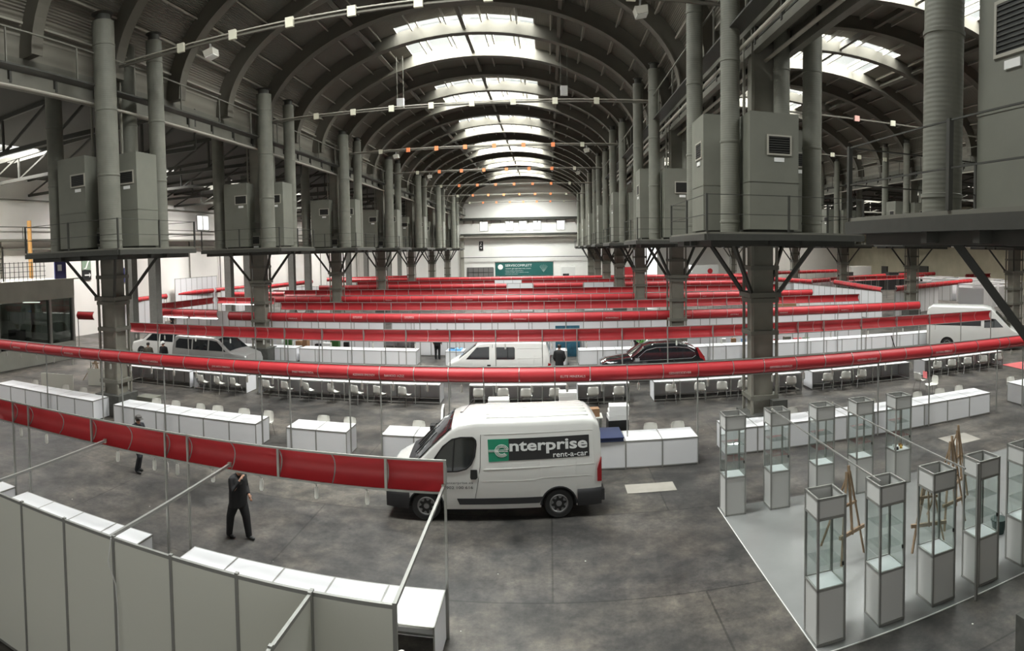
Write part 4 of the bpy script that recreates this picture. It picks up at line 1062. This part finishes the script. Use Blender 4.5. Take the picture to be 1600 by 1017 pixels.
mv = thing('minivan', 'silver minivan with dark side windows parked facing right at left', 'car', (-15.3, 29.2, 0), PI + math.radians(-3))
C4 = Car(5.0, 1.9, [(0, .75), (.1, .95), (.5, 1.05), (1.0, 1.15), (1.8, 1.75), (2.1, 1.86), (4.5, 1.88), (4.8, 1.8), (4.95, 1.3), (5.0, .9)], [.95, 3.95], zt0=1.0, tum=.14, ztop=1.8)
finish_car(C4, mv, PAINTS, (1.02, 1.82, .03), [win((1.3, 1.12), (1.9, 1.62), (2.4, 1.68), (2.4, 1.12)), win((2.5, 1.12), (2.5, 1.68), (3.5, 1.68), (3.5, 1.12)), win((3.6, 1.12), (3.6, 1.68), (4.5, 1.68), (4.7, 1.5), (4.7, 1.15))])
for k in (-.75, .75): MB().tube([(2.2, k, 1.88), (2.3, k, 1.96), (4.4, k, 1.96), (4.5, k, 1.88)], .02, 6).build('roof_rail', CHROME, mv, True)
MB().box(2.7, 3.9, -.5, .5, 1.905, 1.925).build('roof_glass', SCREEN, mv)
mv2 = thing('minivan', 'pale car parked behind the silver minivan, nose to the left', 'car', (-25.1, 31.7, 0), math.radians(-4))
finish_car(C4, mv2, PAINTW, (1.02, 1.82, .03), [win((1.3, 1.12), (1.9, 1.62), (2.4, 1.68), (2.4, 1.12)), win((2.5, 1.12), (2.5, 1.68), (3.5, 1.68), (3.5, 1.12)), win((3.6, 1.12), (3.6, 1.68), (4.5, 1.68), (4.7, 1.5), (4.7, 1.15))])
MB().box(2.4, 3.4, -.5, .5, 1.895, 1.915).build('roof_glass', SCREEN, mv2)
bv = thing('delivery_van', 'large high-roofed white van at the right, nose toward the right edge', 'van', (27.2, 27.9, 0), math.radians(137))
C5 = Car(5.9, 2.1, [(0, .9), (.1, 1.1), (.6, 1.35), (1.5, 2.25), (1.9, 2.6), (2.4, 2.7), (5.6, 2.7), (5.85, 2.55), (5.9, 2.3)], [1.0, 4.6], zt0=1.3, tum=.16, ztop=2.6, rw=.36)
finish_car(C5, bv, PAINTW, (.68, 1.6, .03), [win((1.1, 1.45), (1.6, 1.95), (2.3, 2.0), (2.3, 1.4))])
C5.drape([(2.5, 1.9), (5.6, 1.9), (5.6, 1.5), (2.5, 1.5)], 1, .006, .01).build('dark_stripe', DARKPL, bv)
def box_truck(label, x, y, rz, m):
    t = thing('box_truck', label, 'truck', (x, y, 0), rz)
    MB().box(0, 4.6, -1.1, 1.1, .9, 3.4).build('cargo_box', m, t); MB().prism([(-1.7, .5), (-.1, .5), (-.1, 2.3), (-.9, 2.3), (-1.7, 1.3)], 1, -1.0, 1.0).build('cab', PAINTW, t)
    MB().prism([(-1.72, 1.35), (-1.68, 1.3), (-.92, 2.22), (-.96, 2.25)], 1, -.9, .9).build('windscreen', SCREEN, t); MB().box(-1.6, 4.5, -.8, .8, .5, .9).build('chassis', BLACK, t)
    for xx in (-1, 3.6):
        for k in (-1, 1): wheel(t, xx, k * .95, .4, -k)
    return t
box_truck('white box truck beyond the red fascias at right', 45.5, 86, .3, PAINTW)
tr = box_truck('white box truck with a round red emblem, near the loading door', 23.6, 100, 0, PAINTW)
MB().lathe([(.45, 0), (.45, .03)], 20, M=Matrix.Translation((3.1, -1.1, 2.4)) @ Matrix.Rotation(PI / 2, 4, 'X')).build('emblem', RED, tr)
tr2 = box_truck('tall white truck seen end-on by the far wall beside the green banner', 3.2, 103.0, -PI / 2, PAINTW)
MB().box(4.59, 4.63, -.9, .1, 1.3, 2.3).build('rear_opening', SCREEN, tr2)

# ------------------------------------------------------------------ people
def skin_obj(name, verts, edges, radii, m, parent, root=0, sub=1):
    me = bpy.data.meshes.new(name); me.from_pydata([tuple(v) for v in verts], edges, []); me.materials.append(m)
    o = bpy.data.objects.new(name, me); COL.objects.link(o); o.parent = parent
    mod = o.modifiers.new('skin', 'SKIN'); mod.use_smooth_shade = True
    sv_ = me.skin_vertices[0].data if me.skin_vertices else None
    if sv_ is None:
        bm = bmesh.new(); bm.from_mesh(me); bm.verts.layers.skin.verify(); bm.to_mesh(me); bm.free(); sv_ = me.skin_vertices[0].data
    for i, r in enumerate(radii):
        sv_[i].radius = r if isinstance(r, tuple) else (r, r); sv_[i].use_root = (i == root)
    ss = o.modifiers.new('sub', 'SUBSURF'); ss.levels = sub; ss.render_levels = sub
    return o
def person(label, x, y, rz, pose, top_m, leg_m, hat=None, hair=HAIR, h=1.72, detail=True, group=None, bulk=1.0):
    t = thing('person', label, 'person', (x, y, 0), rz, group); t.scale = (h / 1.72,) * 3
    P = dict(pelvis=(0, 0, .95), waist=(0, 0, 1.12), chest=(0, 0, 1.34), neck=(.01, 0, 1.47), hb=(.03, 0, 1.55), head=(.035, 0, 1.63), crown=(.02, 0, 1.69),
             rs=(0, -.18, 1.41), re=(-.02, -.24, 1.13), rw=(.06, -.23, .90), ls=(0, .18, 1.41), le=(-.02, .24, 1.13), lw=(.06, .23, .90),
             rh=(0, -.09, .90), rk=(.03, -.10, .50), ra=(0, -.10, .09), lh=(0, .09, .90), lk=(.03, .10, .50), la=(0, .10, .09))
    P.update(pose); P = {k: Vector(v) for k, v in P.items()}
    # body: pelvis, spine, head, arms with hands, legs - one continuous surface
    names = ['pelvis', 'waist', 'chest', 'neck', 'hb', 'head', 'crown', 'rs', 're', 'rw', 'ls', 'le', 'lw', 'rh', 'rk', 'ra', 'lh', 'lk', 'la']
    rad = [(.13, .10), (.12, .095), (.14, .10), .052, .062, (.078, .085), (.055, .06), .055, .042, .03, .055, .042, .03, .08, .055, .04, .08, .055, .04]
    V = [P[n] for n in names]; ix = {n: i for i, n in enumerate(names)}
    E_ = [('pelvis', 'waist'), ('waist', 'chest'), ('chest', 'neck'), ('neck', 'hb'), ('hb', 'head'), ('head', 'crown'), ('chest', 'rs'), ('rs', 're'), ('re', 'rw'), ('chest', 'ls'), ('ls', 'le'), ('le', 'lw'),
          ('pelvis', 'rh'), ('rh', 'rk'), ('rk', 'ra'), ('pelvis', 'lh'), ('lh', 'lk'), ('lk', 'la')]
    E_ = [(ix[a], ix[b]) for a, b in E_]
    for s, el, wr in ((-1, 're', 'rw'), (1, 'le', 'lw')):
        d = (P[wr] - P[el]).normalized(); sd = Vector((1, 0, 0)) if abs(d.x) < .7 else Vector((0, 0, 1)); sd = (sd - d * sd.dot(d)).normalized(); nn = d.cross(sd) * s
        palm = P[wr] + d * .07; V.append(palm); rad.append((.026, .034)); pi_ = len(V) - 1; E_.append((ix[wr], pi_))
        if detail:
            for k, L in enumerate((.065, .075, .07, .055)):
                b0 = palm + sd * (.024 - .016 * k) + d * .02; b1 = b0 + d * L * .55; b2 = b1 + (d * .7 - nn * .7) * L * .45
                V += [b0, b1, b2]; rad += [.0085, .008, .0075]; n_ = len(V); E_ += [(pi_, n_ - 3), (n_ - 3, n_ - 2), (n_ - 2, n_ - 1)]
            b0 = palm - d * .03 + sd * .035; b1 = b0 + (d * .6 + sd * .6) * .05; V += [b0, b1]; rad += [.010, .009]; n_ = len(V); E_ += [(pi_, n_ - 2), (n_ - 2, n_ - 1)]
    body = skin_obj('body', V, E_, rad, SKIN, t, 0, 2 if detail else 1)
    # face
    hd = P['head']; f = (Vector((1, 0, -.15)) + Vector(pose.get('look', (0, 0, 0)))).normalized(); sdv = Vector((0, 0, 1)).cross(f).normalized(); upv = f.cross(sdv)
    fc = MB(); c = hd + f * .082
    fc.add([c + upv * .02, c - upv * .02 + sdv * .013, c - upv * .02 - sdv * .013, c + f * .02 - upv * .018], [(0, 1, 3), (0, 3, 2), (1, 2, 3), (0, 2, 1)])
    fc.build('nose', SKIN, t)
    for k in (-1, 1):
        MB().lathe([(.003, -.01), (.011, -.004), (.011, .004), (.003, .01)], 8, M=Matrix.Translation(hd + f * .068 + sdv * .028 * k + upv * .02)).build('eye', BLACK, t, True)
        MB().lathe([(.006, -.025), (.018, -.01), (.018, .012), (.006, .026)], 8, M=Matrix.Translation(hd + sdv * .076 * k - upv * .005)).build('ear', SKIN, t, True)
    MB().bar(hd + f * .076 - upv * .042 - sdv * .02, hd + f * .076 - upv * .042 + sdv * .02, .008).build('mouth', mat('lips', (.3, .1, .09), .5), t)
    q = Matrix((( f.x, sdv.x, upv.x, hd.x), (f.y, sdv.y, upv.y, hd.y), (f.z, sdv.z, upv.z, hd.z), (0, 0, 0, 1)))
    if hat:
        c_ = MB().lathe([(.098, .012), (.102, .04), (.09, .085), (.05, .11), (.01, .115)], 18, M=q); c_.add([q @ Vector(p) for p in [(.06, -.07, .03), (.17, -.05, .02), (.17, .05, .02), (.06, .07, .03), (.06, -.07, .04), (.17, -.05, .028), (.17, .05, .028), (.06, .07, .04)]], [(0, 1, 2, 3), (7, 6, 5, 4), (0, 4, 5, 1), (1, 5, 6, 2), (2, 6, 7, 3), (3, 7, 4, 0)])
        c_.build('cap', hat, t, True)
    if hair:
        MB().lathe([(.075, -.055), (.092, -.02), (.094, .03), (.082, .07), (.045, .095), (.01, .1)], 16, M=q @ Matrix.Translation((-.016, 0, 0))).build('hair', hair, t, True)
    # jacket, trousers, shoes
    def cloth(name, rings, limbs, m):
        b = MB(); n = 18; vs = []; fs = []
        for c_, rx, ry in rings:
            for k in range(n): vs.append((c_[0] + rx * math.cos(2 * PI * k / n), c_[1] + ry * math.sin(2 * PI * k / n), c_[2]))
        for q in range(len(rings) - 1):
            for k in range(n): a0, a1 = q * n + k, q * n + (k + 1) % n; fs.append((a0, a1, a1 + n, a0 + n))
        fs.append(tuple(range(n))[::-1]); fs.append(tuple((len(rings) - 1) * n + k for k in range(n)))
        b.add(vs, fs)
        for pts, rr in limbs: b.tube(pts, rr, 12)
        o = b.build(name, m, t, True)
        rm = o.modifiers.new('fuse', 'REMESH'); rm.mode = 'VOXEL'; rm.voxel_size = .016 if detail else .03; rm.use_smooth_shade = True
        sm = o.modifiers.new('soften', 'SMOOTH'); sm.iterations = 5 if detail else 2; sm.factor = .6
        return o
    bw = bulk; pv, wa, ch = P['pelvis'], P['waist'], P['chest']; Z = Vector((0, 0, 1))
    def up_(v, k): return v + Z * k
    cloth('jacket', [(up_(pv, -.20), .135 * bw, .19 * bw), (pv, .135 * bw, .185 * bw), (wa, .135 * bw, .175 * bw), (ch, .13 * bw, .19 * bw), (up_(ch, .08), .105 * bw, .17 * bw), (up_(ch, .125), .07, .10), (P['neck'] + Z * .03, .062, .066)],
          [([P['rs'] + Vector((0, .06, 0)), P['rs'], P['re'], P['re'] + (P['rw'] - P['re']) * .92], [.07, .07 * bw ** .5, .058 * bw ** .5, .045]),
           ([P['ls'] - Vector((0, .06, 0)), P['ls'], P['le'], P['le'] + (P['lw'] - P['le']) * .92], [.07, .07 * bw ** .5, .058 * bw ** .5, .045])], top_m)
    cloth('trousers', [(up_(pv, -.12), .12 * bw, .17 * bw), (up_(pv, .03), .115 * bw, .16 * bw)],
          [([P['rh'], P['rh'] * .5 + P['rk'] * .5, P['rk'], P['ra'], P['ra'] - Z * .05], [.10 * bw, .092 * bw, .076 * bw, .066 * bw ** .5, .068]),
           ([P['lh'], P['lh'] * .5 + P['lk'] * .5, P['lk'], P['la'], P['la'] - Z * .05], [.10 * bw, .092 * bw, .076 * bw, .066 * bw ** .5, .068])], leg_m)
    for k in ('ra', 'la'):
        a = P[k]; d = Vector(pose.get(k + '_toe', (1, 0, 0)))
        skin_obj('shoe', [Vector((a.x, a.y, .05)) - d * .06, Vector((a.x, a.y, .05)) + d * .08, Vector((a.x, a.y, .04)) + d * .19], [(0, 1), (1, 2)], [(.045, .045), (.045, .04), (.032, .03)], BLACK, t, 1, 1)
    return t
pA = person('man in long black coat and dark trousers looking down with a hand at his face', -6.62, 11.6, math.radians(-18),
            dict(neck=(.03, 0, 1.46), hb=(.07, 0, 1.52), head=(.10, 0, 1.59), crown=(.12, 0, 1.65), look=(0, 0, -.7), rs=(.01, -.19, 1.40), re=(.10, -.25, 1.15), rw=(.19, -.10, 1.39), le=(.0, .25, 1.13), lw=(.15, .2, .97),
                 rk=(-.14, -.12, .5), ra=(-.20, -.12, .09), lk=(.13, .11, .5), la=(.19, .12, .09)), CLOTHB, CLOTHB, h=1.68, bulk=1.28)
MB().box(-.006, .006, -.035, .035, -.07, .07).build('phone', BLACK, None)
ph = bpy.data.objects['phone']; ph.location = (-6.40, 11.38, 1.36); ph.rotation_euler = (0, .4, -.3); tag(ph, 'dark phone held up to the face of the man in black', 'phone')
person('man in dark clothes and grey cap walking behind the nearest red fascia', -11.2, 13.85, math.radians(-10),
       dict(rk=(.16, -.1, .52), ra=(.02, -.1, .13), lk=(-.02, .1, .5), la=(-.12, .1, .09), re=(-.1, -.24, 1.15), rw=(.02, -.24, .95), le=(.08, .24, 1.14), lw=(.2, .2, .98), hb=(.04, 0, 1.54), head=(.06, 0, 1.61), crown=(.06, 0, 1.67)), CLOTHN, CLOTHN, hat=HAIRG, h=1.7)
person('bare-headed man in grey shirt standing by the silver minivan', -20.3, 26.3, -1.2, {}, CLOTHT, CLOTHN, h=1.72, detail=False)
person('man in black shirt and white-fronted cap by the silver minivan', -19.5, 26.6, -1.6, {}, CLOTHB, CLOTHN, hat=PAPER, h=1.78, detail=False)
person('person in a black coat seen from behind, right of the small white van', .45, 28.2, 1.5, dict(rw=(.1, -.2, .98), lw=(.1, .2, .98)), CLOTHB, CLOTHB, h=1.8, detail=False)
person('person in a black hooded top behind the third row, above the van', -6.4, 34.4, 1.5, {}, CLOTHB, CLOTHB, h=1.75, detail=False)
person('person in black bending among the far counters, mid right', 5.0, 34.2, 1.2, {}, CLOTHB, CLOTHN, h=1.7, detail=False)
person('person in white beside the bending one in black', 6.0, 34.4, 1.2, {}, PAPER, CLOTHN, h=1.6, detail=False)
person('distant person in black by the white boards at left', -30.5, 43.0, 0, {}, CLOTHB, CLOTHN, h=1.7, detail=False)

# ------------------------------------------------------------------ boxes, crates and other small things
def cbox(name, w_, d, h, m, x, y, z, rz, label, cat, group=None, lid=None):
    t = thing(name, label, cat, (x, y, z), rz, group)
    MB().box(-w_ / 2, w_ / 2, -d / 2, d / 2, 0, h).build('body', m, t)
    if lid: MB().box(-w_ / 2 - .012, w_ / 2 + .012, -d / 2 - .012, d / 2 + .012, h, h + .03).build('lid', lid, t)
    return t
cbox('storage_crate', 1.15, 1.0, .09, BLUE, 1.45, 17.34, .8, .03, 'dark blue tray lying on the counter behind the rental van', 'crate', lid=BLUE)
cbox('storage_crate', .62, .5, .98, BLACK, 2.05, 18.55, 0, .05, 'tall black crate holding a stack of white boxes', 'crate')
for i in range(3): cbox('flat_box', .6, .46, .14, PAPER, 2.06 + .02 * i, 18.55, .985 + i * .145, .06 - .05 * i, 'flat white box on the black crate, %s from the bottom' % nth(i), 'box', 'flat white boxes behind the van')
cbox('side_table', .9, .6, .03, PLASTIC, 1.25, 19.9, .70, 0, 'small white table behind the black crate', 'table')
for i, (dx, dy) in enumerate(((-.4, -.25), (.4, -.25), (-.4, .25), (.4, .25))): 
    o = MB().box(-.015, .015, -.015, .015, 0, .7).build('leg', ALU, bpy.data.objects['side_table']); o.location = (dx, dy, -.7)
cbox('cardboard_box', .34, .3, .26, CARD, 1.42, 19.85, .731, .1, 'brown cardboard box on the small white table', 'box')
for i in range(4): cbox('flat_box', .62, .5, .13, PAPER, .62, 21.3, .7 + .132 * i, .03 * (-1) ** i, 'flat white box in the stack left of the brown box, %s from the bottom' % nth(i), 'box', 'flat white boxes behind the van')
cbox('storage_crate', .66, .55, .69, BLACK, .62, 21.3, 0, 0, 'black crate under the four flat white boxes', 'crate')
for i in range(3): cbox('flat_box', .7, .5, .12, PAPER, -1.75, 20.6, .8 + .122 * i, .05 * (-1) ** i, 'flat white box in the stack seen over the van roof, %s from the bottom' % nth(i), 'box', 'flat white boxes behind the van')
cbox('storage_crate', .75, .55, .79, BLACK, -1.75, 20.6, 0, 0, 'black crate hidden behind the van roof', 'crate')
cbox('small_tray', .7, .6, .1, LBLUE, -5.1, 32.85, .8, 0, 'light blue tray on the counter left of the small van', 'tray')
cbox('small_tray', .25, .2, .03, BLACK, -5.25, 32.8, .902, 0, 'dark pad lying on the light blue tray', 'pad')
cbox('control_box', .5, .3, .5, DARKST, 7.15, 18.1, .86, 0, 'dark control box fixed low on the right pillar plinth', 'box')
cbox('cabinet_box', .8, .6, .75, CASING, -15.0, 18.95 + .4, 0, 0, 'grey metal cabinet beside the left pillar base', 'cabinet')
for i, x in enumerate([-20.4, -19.5]): 
    o = MB().box(0, .95, -.012, .012, 0, .85).build('loose_board', WHITE2); o.location = (x - .8 if i == 0 else x + .9, 22.4 if i == 0 else 21.2, 0); o.rotation_euler[2] = .35
    tag(o, ('white board standing beside the easels at far left', 'white board standing alone between easels and left pillar')[i], 'board')
o = MB().box(0, 1.9, -.012, .012, 0, .8).build('loose_board', WHITE2); o.location = (-22.6, 20.5, 0); o.rotation_euler[2] = .2; tag(o, 'low white board standing behind the far left counters', 'board')
# goods on the far counters
rg = random.Random(11)
cols = [(BLACK, 'black'), (CARD, 'brown'), (PAPER, 'white'), (RED, 'red'), (STEEL, 'grey'), (LEAF, 'green'), (LBLUE, 'blue')]
for r_, (yy, xa, xb, n_) in enumerate(((38.5, -11.5, -4.5, 9), (38.5, 2.4, 10.8, 12), (36.6, 11.5, 20, 10), (45.9, -11, -2, 8), (46, 8.5, 15, 7), (34.9, -16.5, -11.5, 8), (34.2, 10, 16, 9))):
    for i in range(n_):
        m_, cn = cols[rg.randrange(len(cols))]; x = xa + (xb - xa) * i / n_ + rg.uniform(-.1, .1); w_ = rg.uniform(.2, .6); z = .8 if r_ in (0, 1, 3, 4) else 0
        cbox('goods_box', w_, .3, rg.uniform(.15, .5) + (.5 if z == 0 else 0), m_, x, yy, z, rg.uniform(-.3, .3), '%s box of goods, %s from the left in far heap %s' % (cn, nth(i), nth(r_)), 'box', 'goods stored on the far stands')
for i in range(16):
    X, Y = 44 + (i % 8) * 2.1, 80 + (i // 8) * 3.0
    t = thing('flight_case', 'dark case, %s in %s row before the beige wall' % (nth(i % 8), ('near', 'far')[i // 8]), 'case', (X, Y, 0), rg.uniform(-.4, .4), 'dark cases before the beige wall')
    hh = rg.uniform(1.0, 2.6); MB().box(-.8, .8, -.6, .6, 0, hh).build('body', DARKPL, t); MB().box(-.82, .82, -.62, .62, hh, hh + .08).build('lid', DARKST, t)
for i, (X, Y) in enumerate([(43.6, 88), (33, 60.4)]): pass
t = thing('pallet_truck', 'orange pallet truck parked under the red fascia at the right', 'pallet truck', (19.3, 30.2, 0), .5)
MB().box(0, 1.2, -.25, -.1, .06, .14).build('fork', mat('orange_paint', (.6, .13, .03), .5), t); MB().box(0, 1.2, .1, .25, .06, .14).build('fork', MATS['orange_paint'], t)
MB().box(-.2, 0, -.25, .25, .0, .4).build('pump', MATS['orange_paint'], t); MB().bar((-.1, 0, .4), (-.6, 0, 1.2), .04).build('tiller', BLACK, t)
t = thing('wooden_crate', 'brown wooden box standing upright in the right middle distance', 'crate', (17.7, 43.5, 0)); MB().box(-.75, .75, -.4, .4, 0, 2.4).build('body', mat('wood_brown', (.28, .17, .08), .7), t); MB().box(-.8, -.75, -.45, .45, 0, 2.45).build('side_frame', PAPER, t); MB().box(.75, .8, -.45, .45, 0, 2.45).build('side_frame', PAPER, t)
cbox('tall_cabinet', 1.8, .8, 2.4, PAPER, 19.6, 43.5, 0, 0, 'white upright cabinet right of the brown wooden box', 'cabinet')
t = thing('potted_fern', 'dark green plant under the lit red fascia at left', 'plant', (-21.8, 34.6, 0))
MB().lathe([(.2, 0), (.28, .45)], 14).build('pot', DARKPL, t, True)
lf = MB()
for i in range(46):
    a = rg.uniform(0, 6.28); l = rg.uniform(.5, 1.1); e_ = rg.uniform(.3, 1.2); p = Vector((0, 0, .45)); q = p + Vector((math.cos(a) * l * math.cos(e_), math.sin(a) * l * math.cos(e_), l * math.sin(e_)))
    lf.bar(p, q, .12, .01)
lf.build('foliage', LEAF, t)
t = thing('potted_plant', 'bright green plant behind the black estate car', 'plant', (5.0, 32.9, .82)); lf = MB(); MB().lathe([(.1, 0), (.14, .2)], 12).build('pot', PAPER, t)
for i in range(26):
    a = rg.uniform(0, 6.28); l = .35; e_ = rg.uniform(.3, 1.3); p = Vector((0, 0, .2)); lf.bar(p, p + Vector((math.cos(a) * l * math.cos(e_), math.sin(a) * l * math.cos(e_), l * math.sin(e_))), .08, .01)
lf.build('foliage', mat('bright_leaf', (.10, .32, .05), .6), t)
t = thing('poster_panel', 'blue picture panel seen between the red fascias in mid view', 'poster', (1.35, 33.0 + 2.2, 0)); MB().box(-1.0, .4, 0, .03, .0, 1.8).build('board', mat('blue_print', (.03, .13, .20), .5, noise=.5, nscale=3), t)
t = thing('tube_light', 'long lit tube under the red fascia beside the left pillar', 'lamp', (-24.5, 33.6, 2.285), -.065); MB().box(0, 2.0, -.05, .05, 0, .06).build('tube', LAMP, t)
t = thing('tube_light', 'second lit tube under the red fascia beside the left pillar', 'lamp', (-22.2, 33.45, 2.285), -.065); MB().box(0, 2.1, -.05, .05, 0, .06).build('tube', LAMP, t)
t = thing('tube_light', 'lit tube under the hollow fascia at left', 'lamp', (-25.9, 43.94, 2.29), -.07); MB().box(0, 4.3, -.05, .05, 0, .055).build('tube', LAMP, t)

# ------------------------------------------------------------------ green banner, signs, door on the far wall
t = thing('green_banner', 'dark green advertising banner with white lettering on the far wall', 'banner', (-9.8, YE - .15, 1.5))
MB().box(0, 10.65, 0, .08, 0, 2.4).build('cloth', TEAL, t); MB().box(-.1, 10.75, -.02, .1, 2.4, 2.5).build('pole', DARKST, t)
text_on('SERVISCOMPLETT', 4.9, .42, LETTER, 'lettering', t, at=(1.85, -.01, 1.65)); text_on('www.gruposervis.com', 4.7, .22, LETTER, 'lettering', t, at=(1.85, -.01, 1.15))
text_on('Stands modulares, Stands de libre', 3.3, .13, LETTER, 'lettering', t, at=(1.85, -.01, .8)); text_on('Carpinteria metalica, Ferro, moquetas y tarimas', 4.3, .13, LETTER, 'lettering', t, at=(1.85, -.01, .5)); text_on('Montajes electricos', 2.3, .13, LETTER, 'lettering', t, at=(1.85, -.01, .2))
MB().lathe([(.48, 0), (.48, .03)], 24, M=Matrix.Translation((.95, 0, 1.6)) @ Matrix.Rotation(PI / 2, 4, 'X')).build('roundel', LETTER, t)
em = MB()
for i in range(7): em.bar((8.9, -.02, .55), (8.9 + .75 * math.cos(.3 + i * .42), -.02, 1.5 + .5 * math.sin(.3 + i * .42)), .05)
em.build('tree_mark', mat('mark_grey', (.25, .35, .33), .6), t)
d3 = struct(MB().box(-15.1, -10.2, YE - .12, YE, 0, 3.1).build('door_3', mat('gate_grey', (.16, .15, .145), .6)))
g_ = MB()
for i in range(6): g_.box(-14.9 + i * .95, -14.82 + i * .95, YE - .16, YE - .12, .1, 3.0)
g_.box(-15.1, -10.2, YE - .16, YE - .12, 2.1, 2.2).build('door_frame', DARKST, d3)
t = thing('exit_sign', 'black sign with white figures high on the far wall', 'sign', (-12.75, YE - .1, 6.2)); MB().box(0, .75, 0, .08, 0, 1.7).build('panel', BLACK, t)
MB().bar((.25, -.02, 1.0), (.45, -.02, 1.4), .1).bar((.45, -.02, 1.4), (.3, -.02, 1.5), .1).bar((.25, -.02, 1.0), (.15, -.02, .85), .08).bar((.3, -.02, 1.0), (.5, -.02, .9), .08).build('pictogram_figure_pattern', LETTER, t); MB().prism([(.2, .6), (.55, .6), (.38, .25)], 1, -.02, 0).build('arrow', LETTER, t)
def wsign(label, y, z, wy, hz, m, kind):
    t = thing('wall_sign', label, 'sign', (-35.95, y, z), 0); MB().box(0, .05, -wy / 2, wy / 2, -hz / 2, hz / 2).build('panel', m, t)
    mk = MB()
    if kind == 1: mk.bar((.06, -.1, -.3), (.06, .15, .2), .1).bar((.06, .15, .2), (.06, .25, .35), .12).bar((.06, -.1, -.3), (.06, -.35, -.35), .08)
    elif kind == 2: mk.bar((.06, -.3, 0), (.06, .3, 0), .12).prism([(.3, -.2), (.3, .2), (.5, 0)], 0, .05, .07)
    elif kind == 3:
        for k in range(3): mk.box(.05, .06, -.4, .4, .2 - k * .2, .26 - k * .2)
    else: mk.prism([(-.2, -.25), (.25, -.25), (.05, .3)], 0, .05, .07)
    mk.build('marking', LETTER, t)
wsign('green emergency exit sign with running figure on the left wall', 38.3, 6.0, 1.1, .9, mat('sign_green', (.22, .30, .22), .6), 1); wsign('black sign with white arrow under the running figure sign', 38.3, 5.1, 1.1, .8, BLACK, 2)
wsign('dark blue notice on the left wall beside the pillar', 44.0, 4.9, 1.5, 1.3, mat('notice_blue', (.03, .03, .13), .6), 3); wsign('yellow warning notice below the dark blue one', 44.2, 3.5, 1.2, 1.0, YEL, 4)
t = thing('notice_board', 'dark blue standing sign on the office roof edge', 'sign', (-28.0, 27.4, 5.22), .1); MB().box(-.04, .04, -.55, .55, 0, 1.15).build('panel', mat('notice_blue', (0, 0, 0)), t); MB().box(.04, .05, -.3, .1, .5, .9).build('marking', LETTER, t)

# ------------------------------------------------------------------ glazed office block at left with its balcony
of = thing('office_block', 'grey concrete office with wide windows and balcony at far left', 'building', (-28, 0, 0))
OC = mat('office_concrete', (.56, .56, .50), .8, noise=.12, nscale=.8)
MB().box(-7.8, 0, 9, 28.6, 3.95, 5.15).box(-7.8, .25, 9, 28.9, 5.15, 5.22).build('roof_band', OC, of)
MB().box(-.25, 0, 9, 28.6, 0, 1.15).box(-.25, 0, 9, 20.3, 1.15, 3.95).build('front_wall', OC, of)
MB().box(-7.8, -.1, 28.45, 28.6, 0, 1.0).build('end_wall', OC, of); MB().box(-7.8, -7.6, 9, 28.5, 0, 3.95).build('rear_wall', CREAM, of)
for i, yy in enumerate([20.3, 22.2, 26.4, 28.45]): MB().box(-.22, .02, yy - .1, yy + .1, 1.1, 3.95).build('mullion', ALU, of)
for a, b in ((20.4, 22.1), (22.3, 26.3), (26.5, 28.35)): MB().box(-.14, -.12, a, b, 1.15, 3.95).build('window_pane', GLASSD, of)
MB().box(-7.6, -.2, 28.5, 28.52, 1.0, 3.95).build('window_pane', GLASSD, of)
for i, (yy, xx) in enumerate(((21.5, -3), (24.6, -3.5), (26.6, -2))): 
    l = thing('tube_light', 'lit ceiling tube inside the office, %s from the camera' % nth(i), 'lamp', (-28 + xx, yy, 3.7), .4); MB().box(-.6, .6, -.05, .05, 0, .05).build('tube', LAMP, l)
for i, (yy, xx, hh) in enumerate(((21.2, -1.6, 1.7), (23.4, -2.0, 1.3), (25.6, -2.4, 2.0))): cbox('office_cabinet', 1.0, .6, hh, (CASING, DARKPL, DARKST)[i], -28 + xx, yy, 0, .1, '%s cabinet standing inside the glazed office, %s from camera' % (('pale', 'black', 'dark grey')[i], nth(i)), 'cabinet')
rl = thing('balcony_railing', 'dark lattice railing along the office roof', 'railing', (-28.1, 0, 5.22))
lt = MB()
for z in (.25, .55, .85, 1.1): lt.bar((0, 10, z), (0, 26.2, z), .03)
y = 10
while y < 26.3: lt.bar((0, y, 0), (0, y, 1.15), .03); y += .35
lt.build('railing_lattice', DARKST, rl)
cab = thing('roof_cage', 'tall grey cage enclosure on the office roof at the left edge', 'cage', (-29.6, 20.0, 5.22)); lt = MB()
for xx in (-1, 1):
    for yy in (0, 1.5, 3.2): lt.bar((xx, yy, 0), (xx, yy, 2.1), .08)
    for z in (.7, 1.4, 2.1): lt.bar((xx, 0, z), (xx, 3.2, z), .06)
lt.bar((-1, 0, 2.1), (1, 0, 2.1), .06).bar((-1, 3.2, 2.1), (1, 3.2, 2.1), .06).build('cage_frame', DARKST, cab)
op = MB().tube([(-33.5, 29.8, 0), (-33.5, 29.8, 9.4)], .16, 12).build('orange_pipe', mat('orange_pipe', (.55, .30, .10), .5), None, True); tag(op, 'upright orange pipe above the office at left', 'pipe')
po_ = thing('red_poster', 'red poster panel with white marks beyond the right pillars', 'poster', (13.4, 99.5, 0)); MB().box(-1, 1, 0, .1, .0, 3.2).build('board', RED, po_)
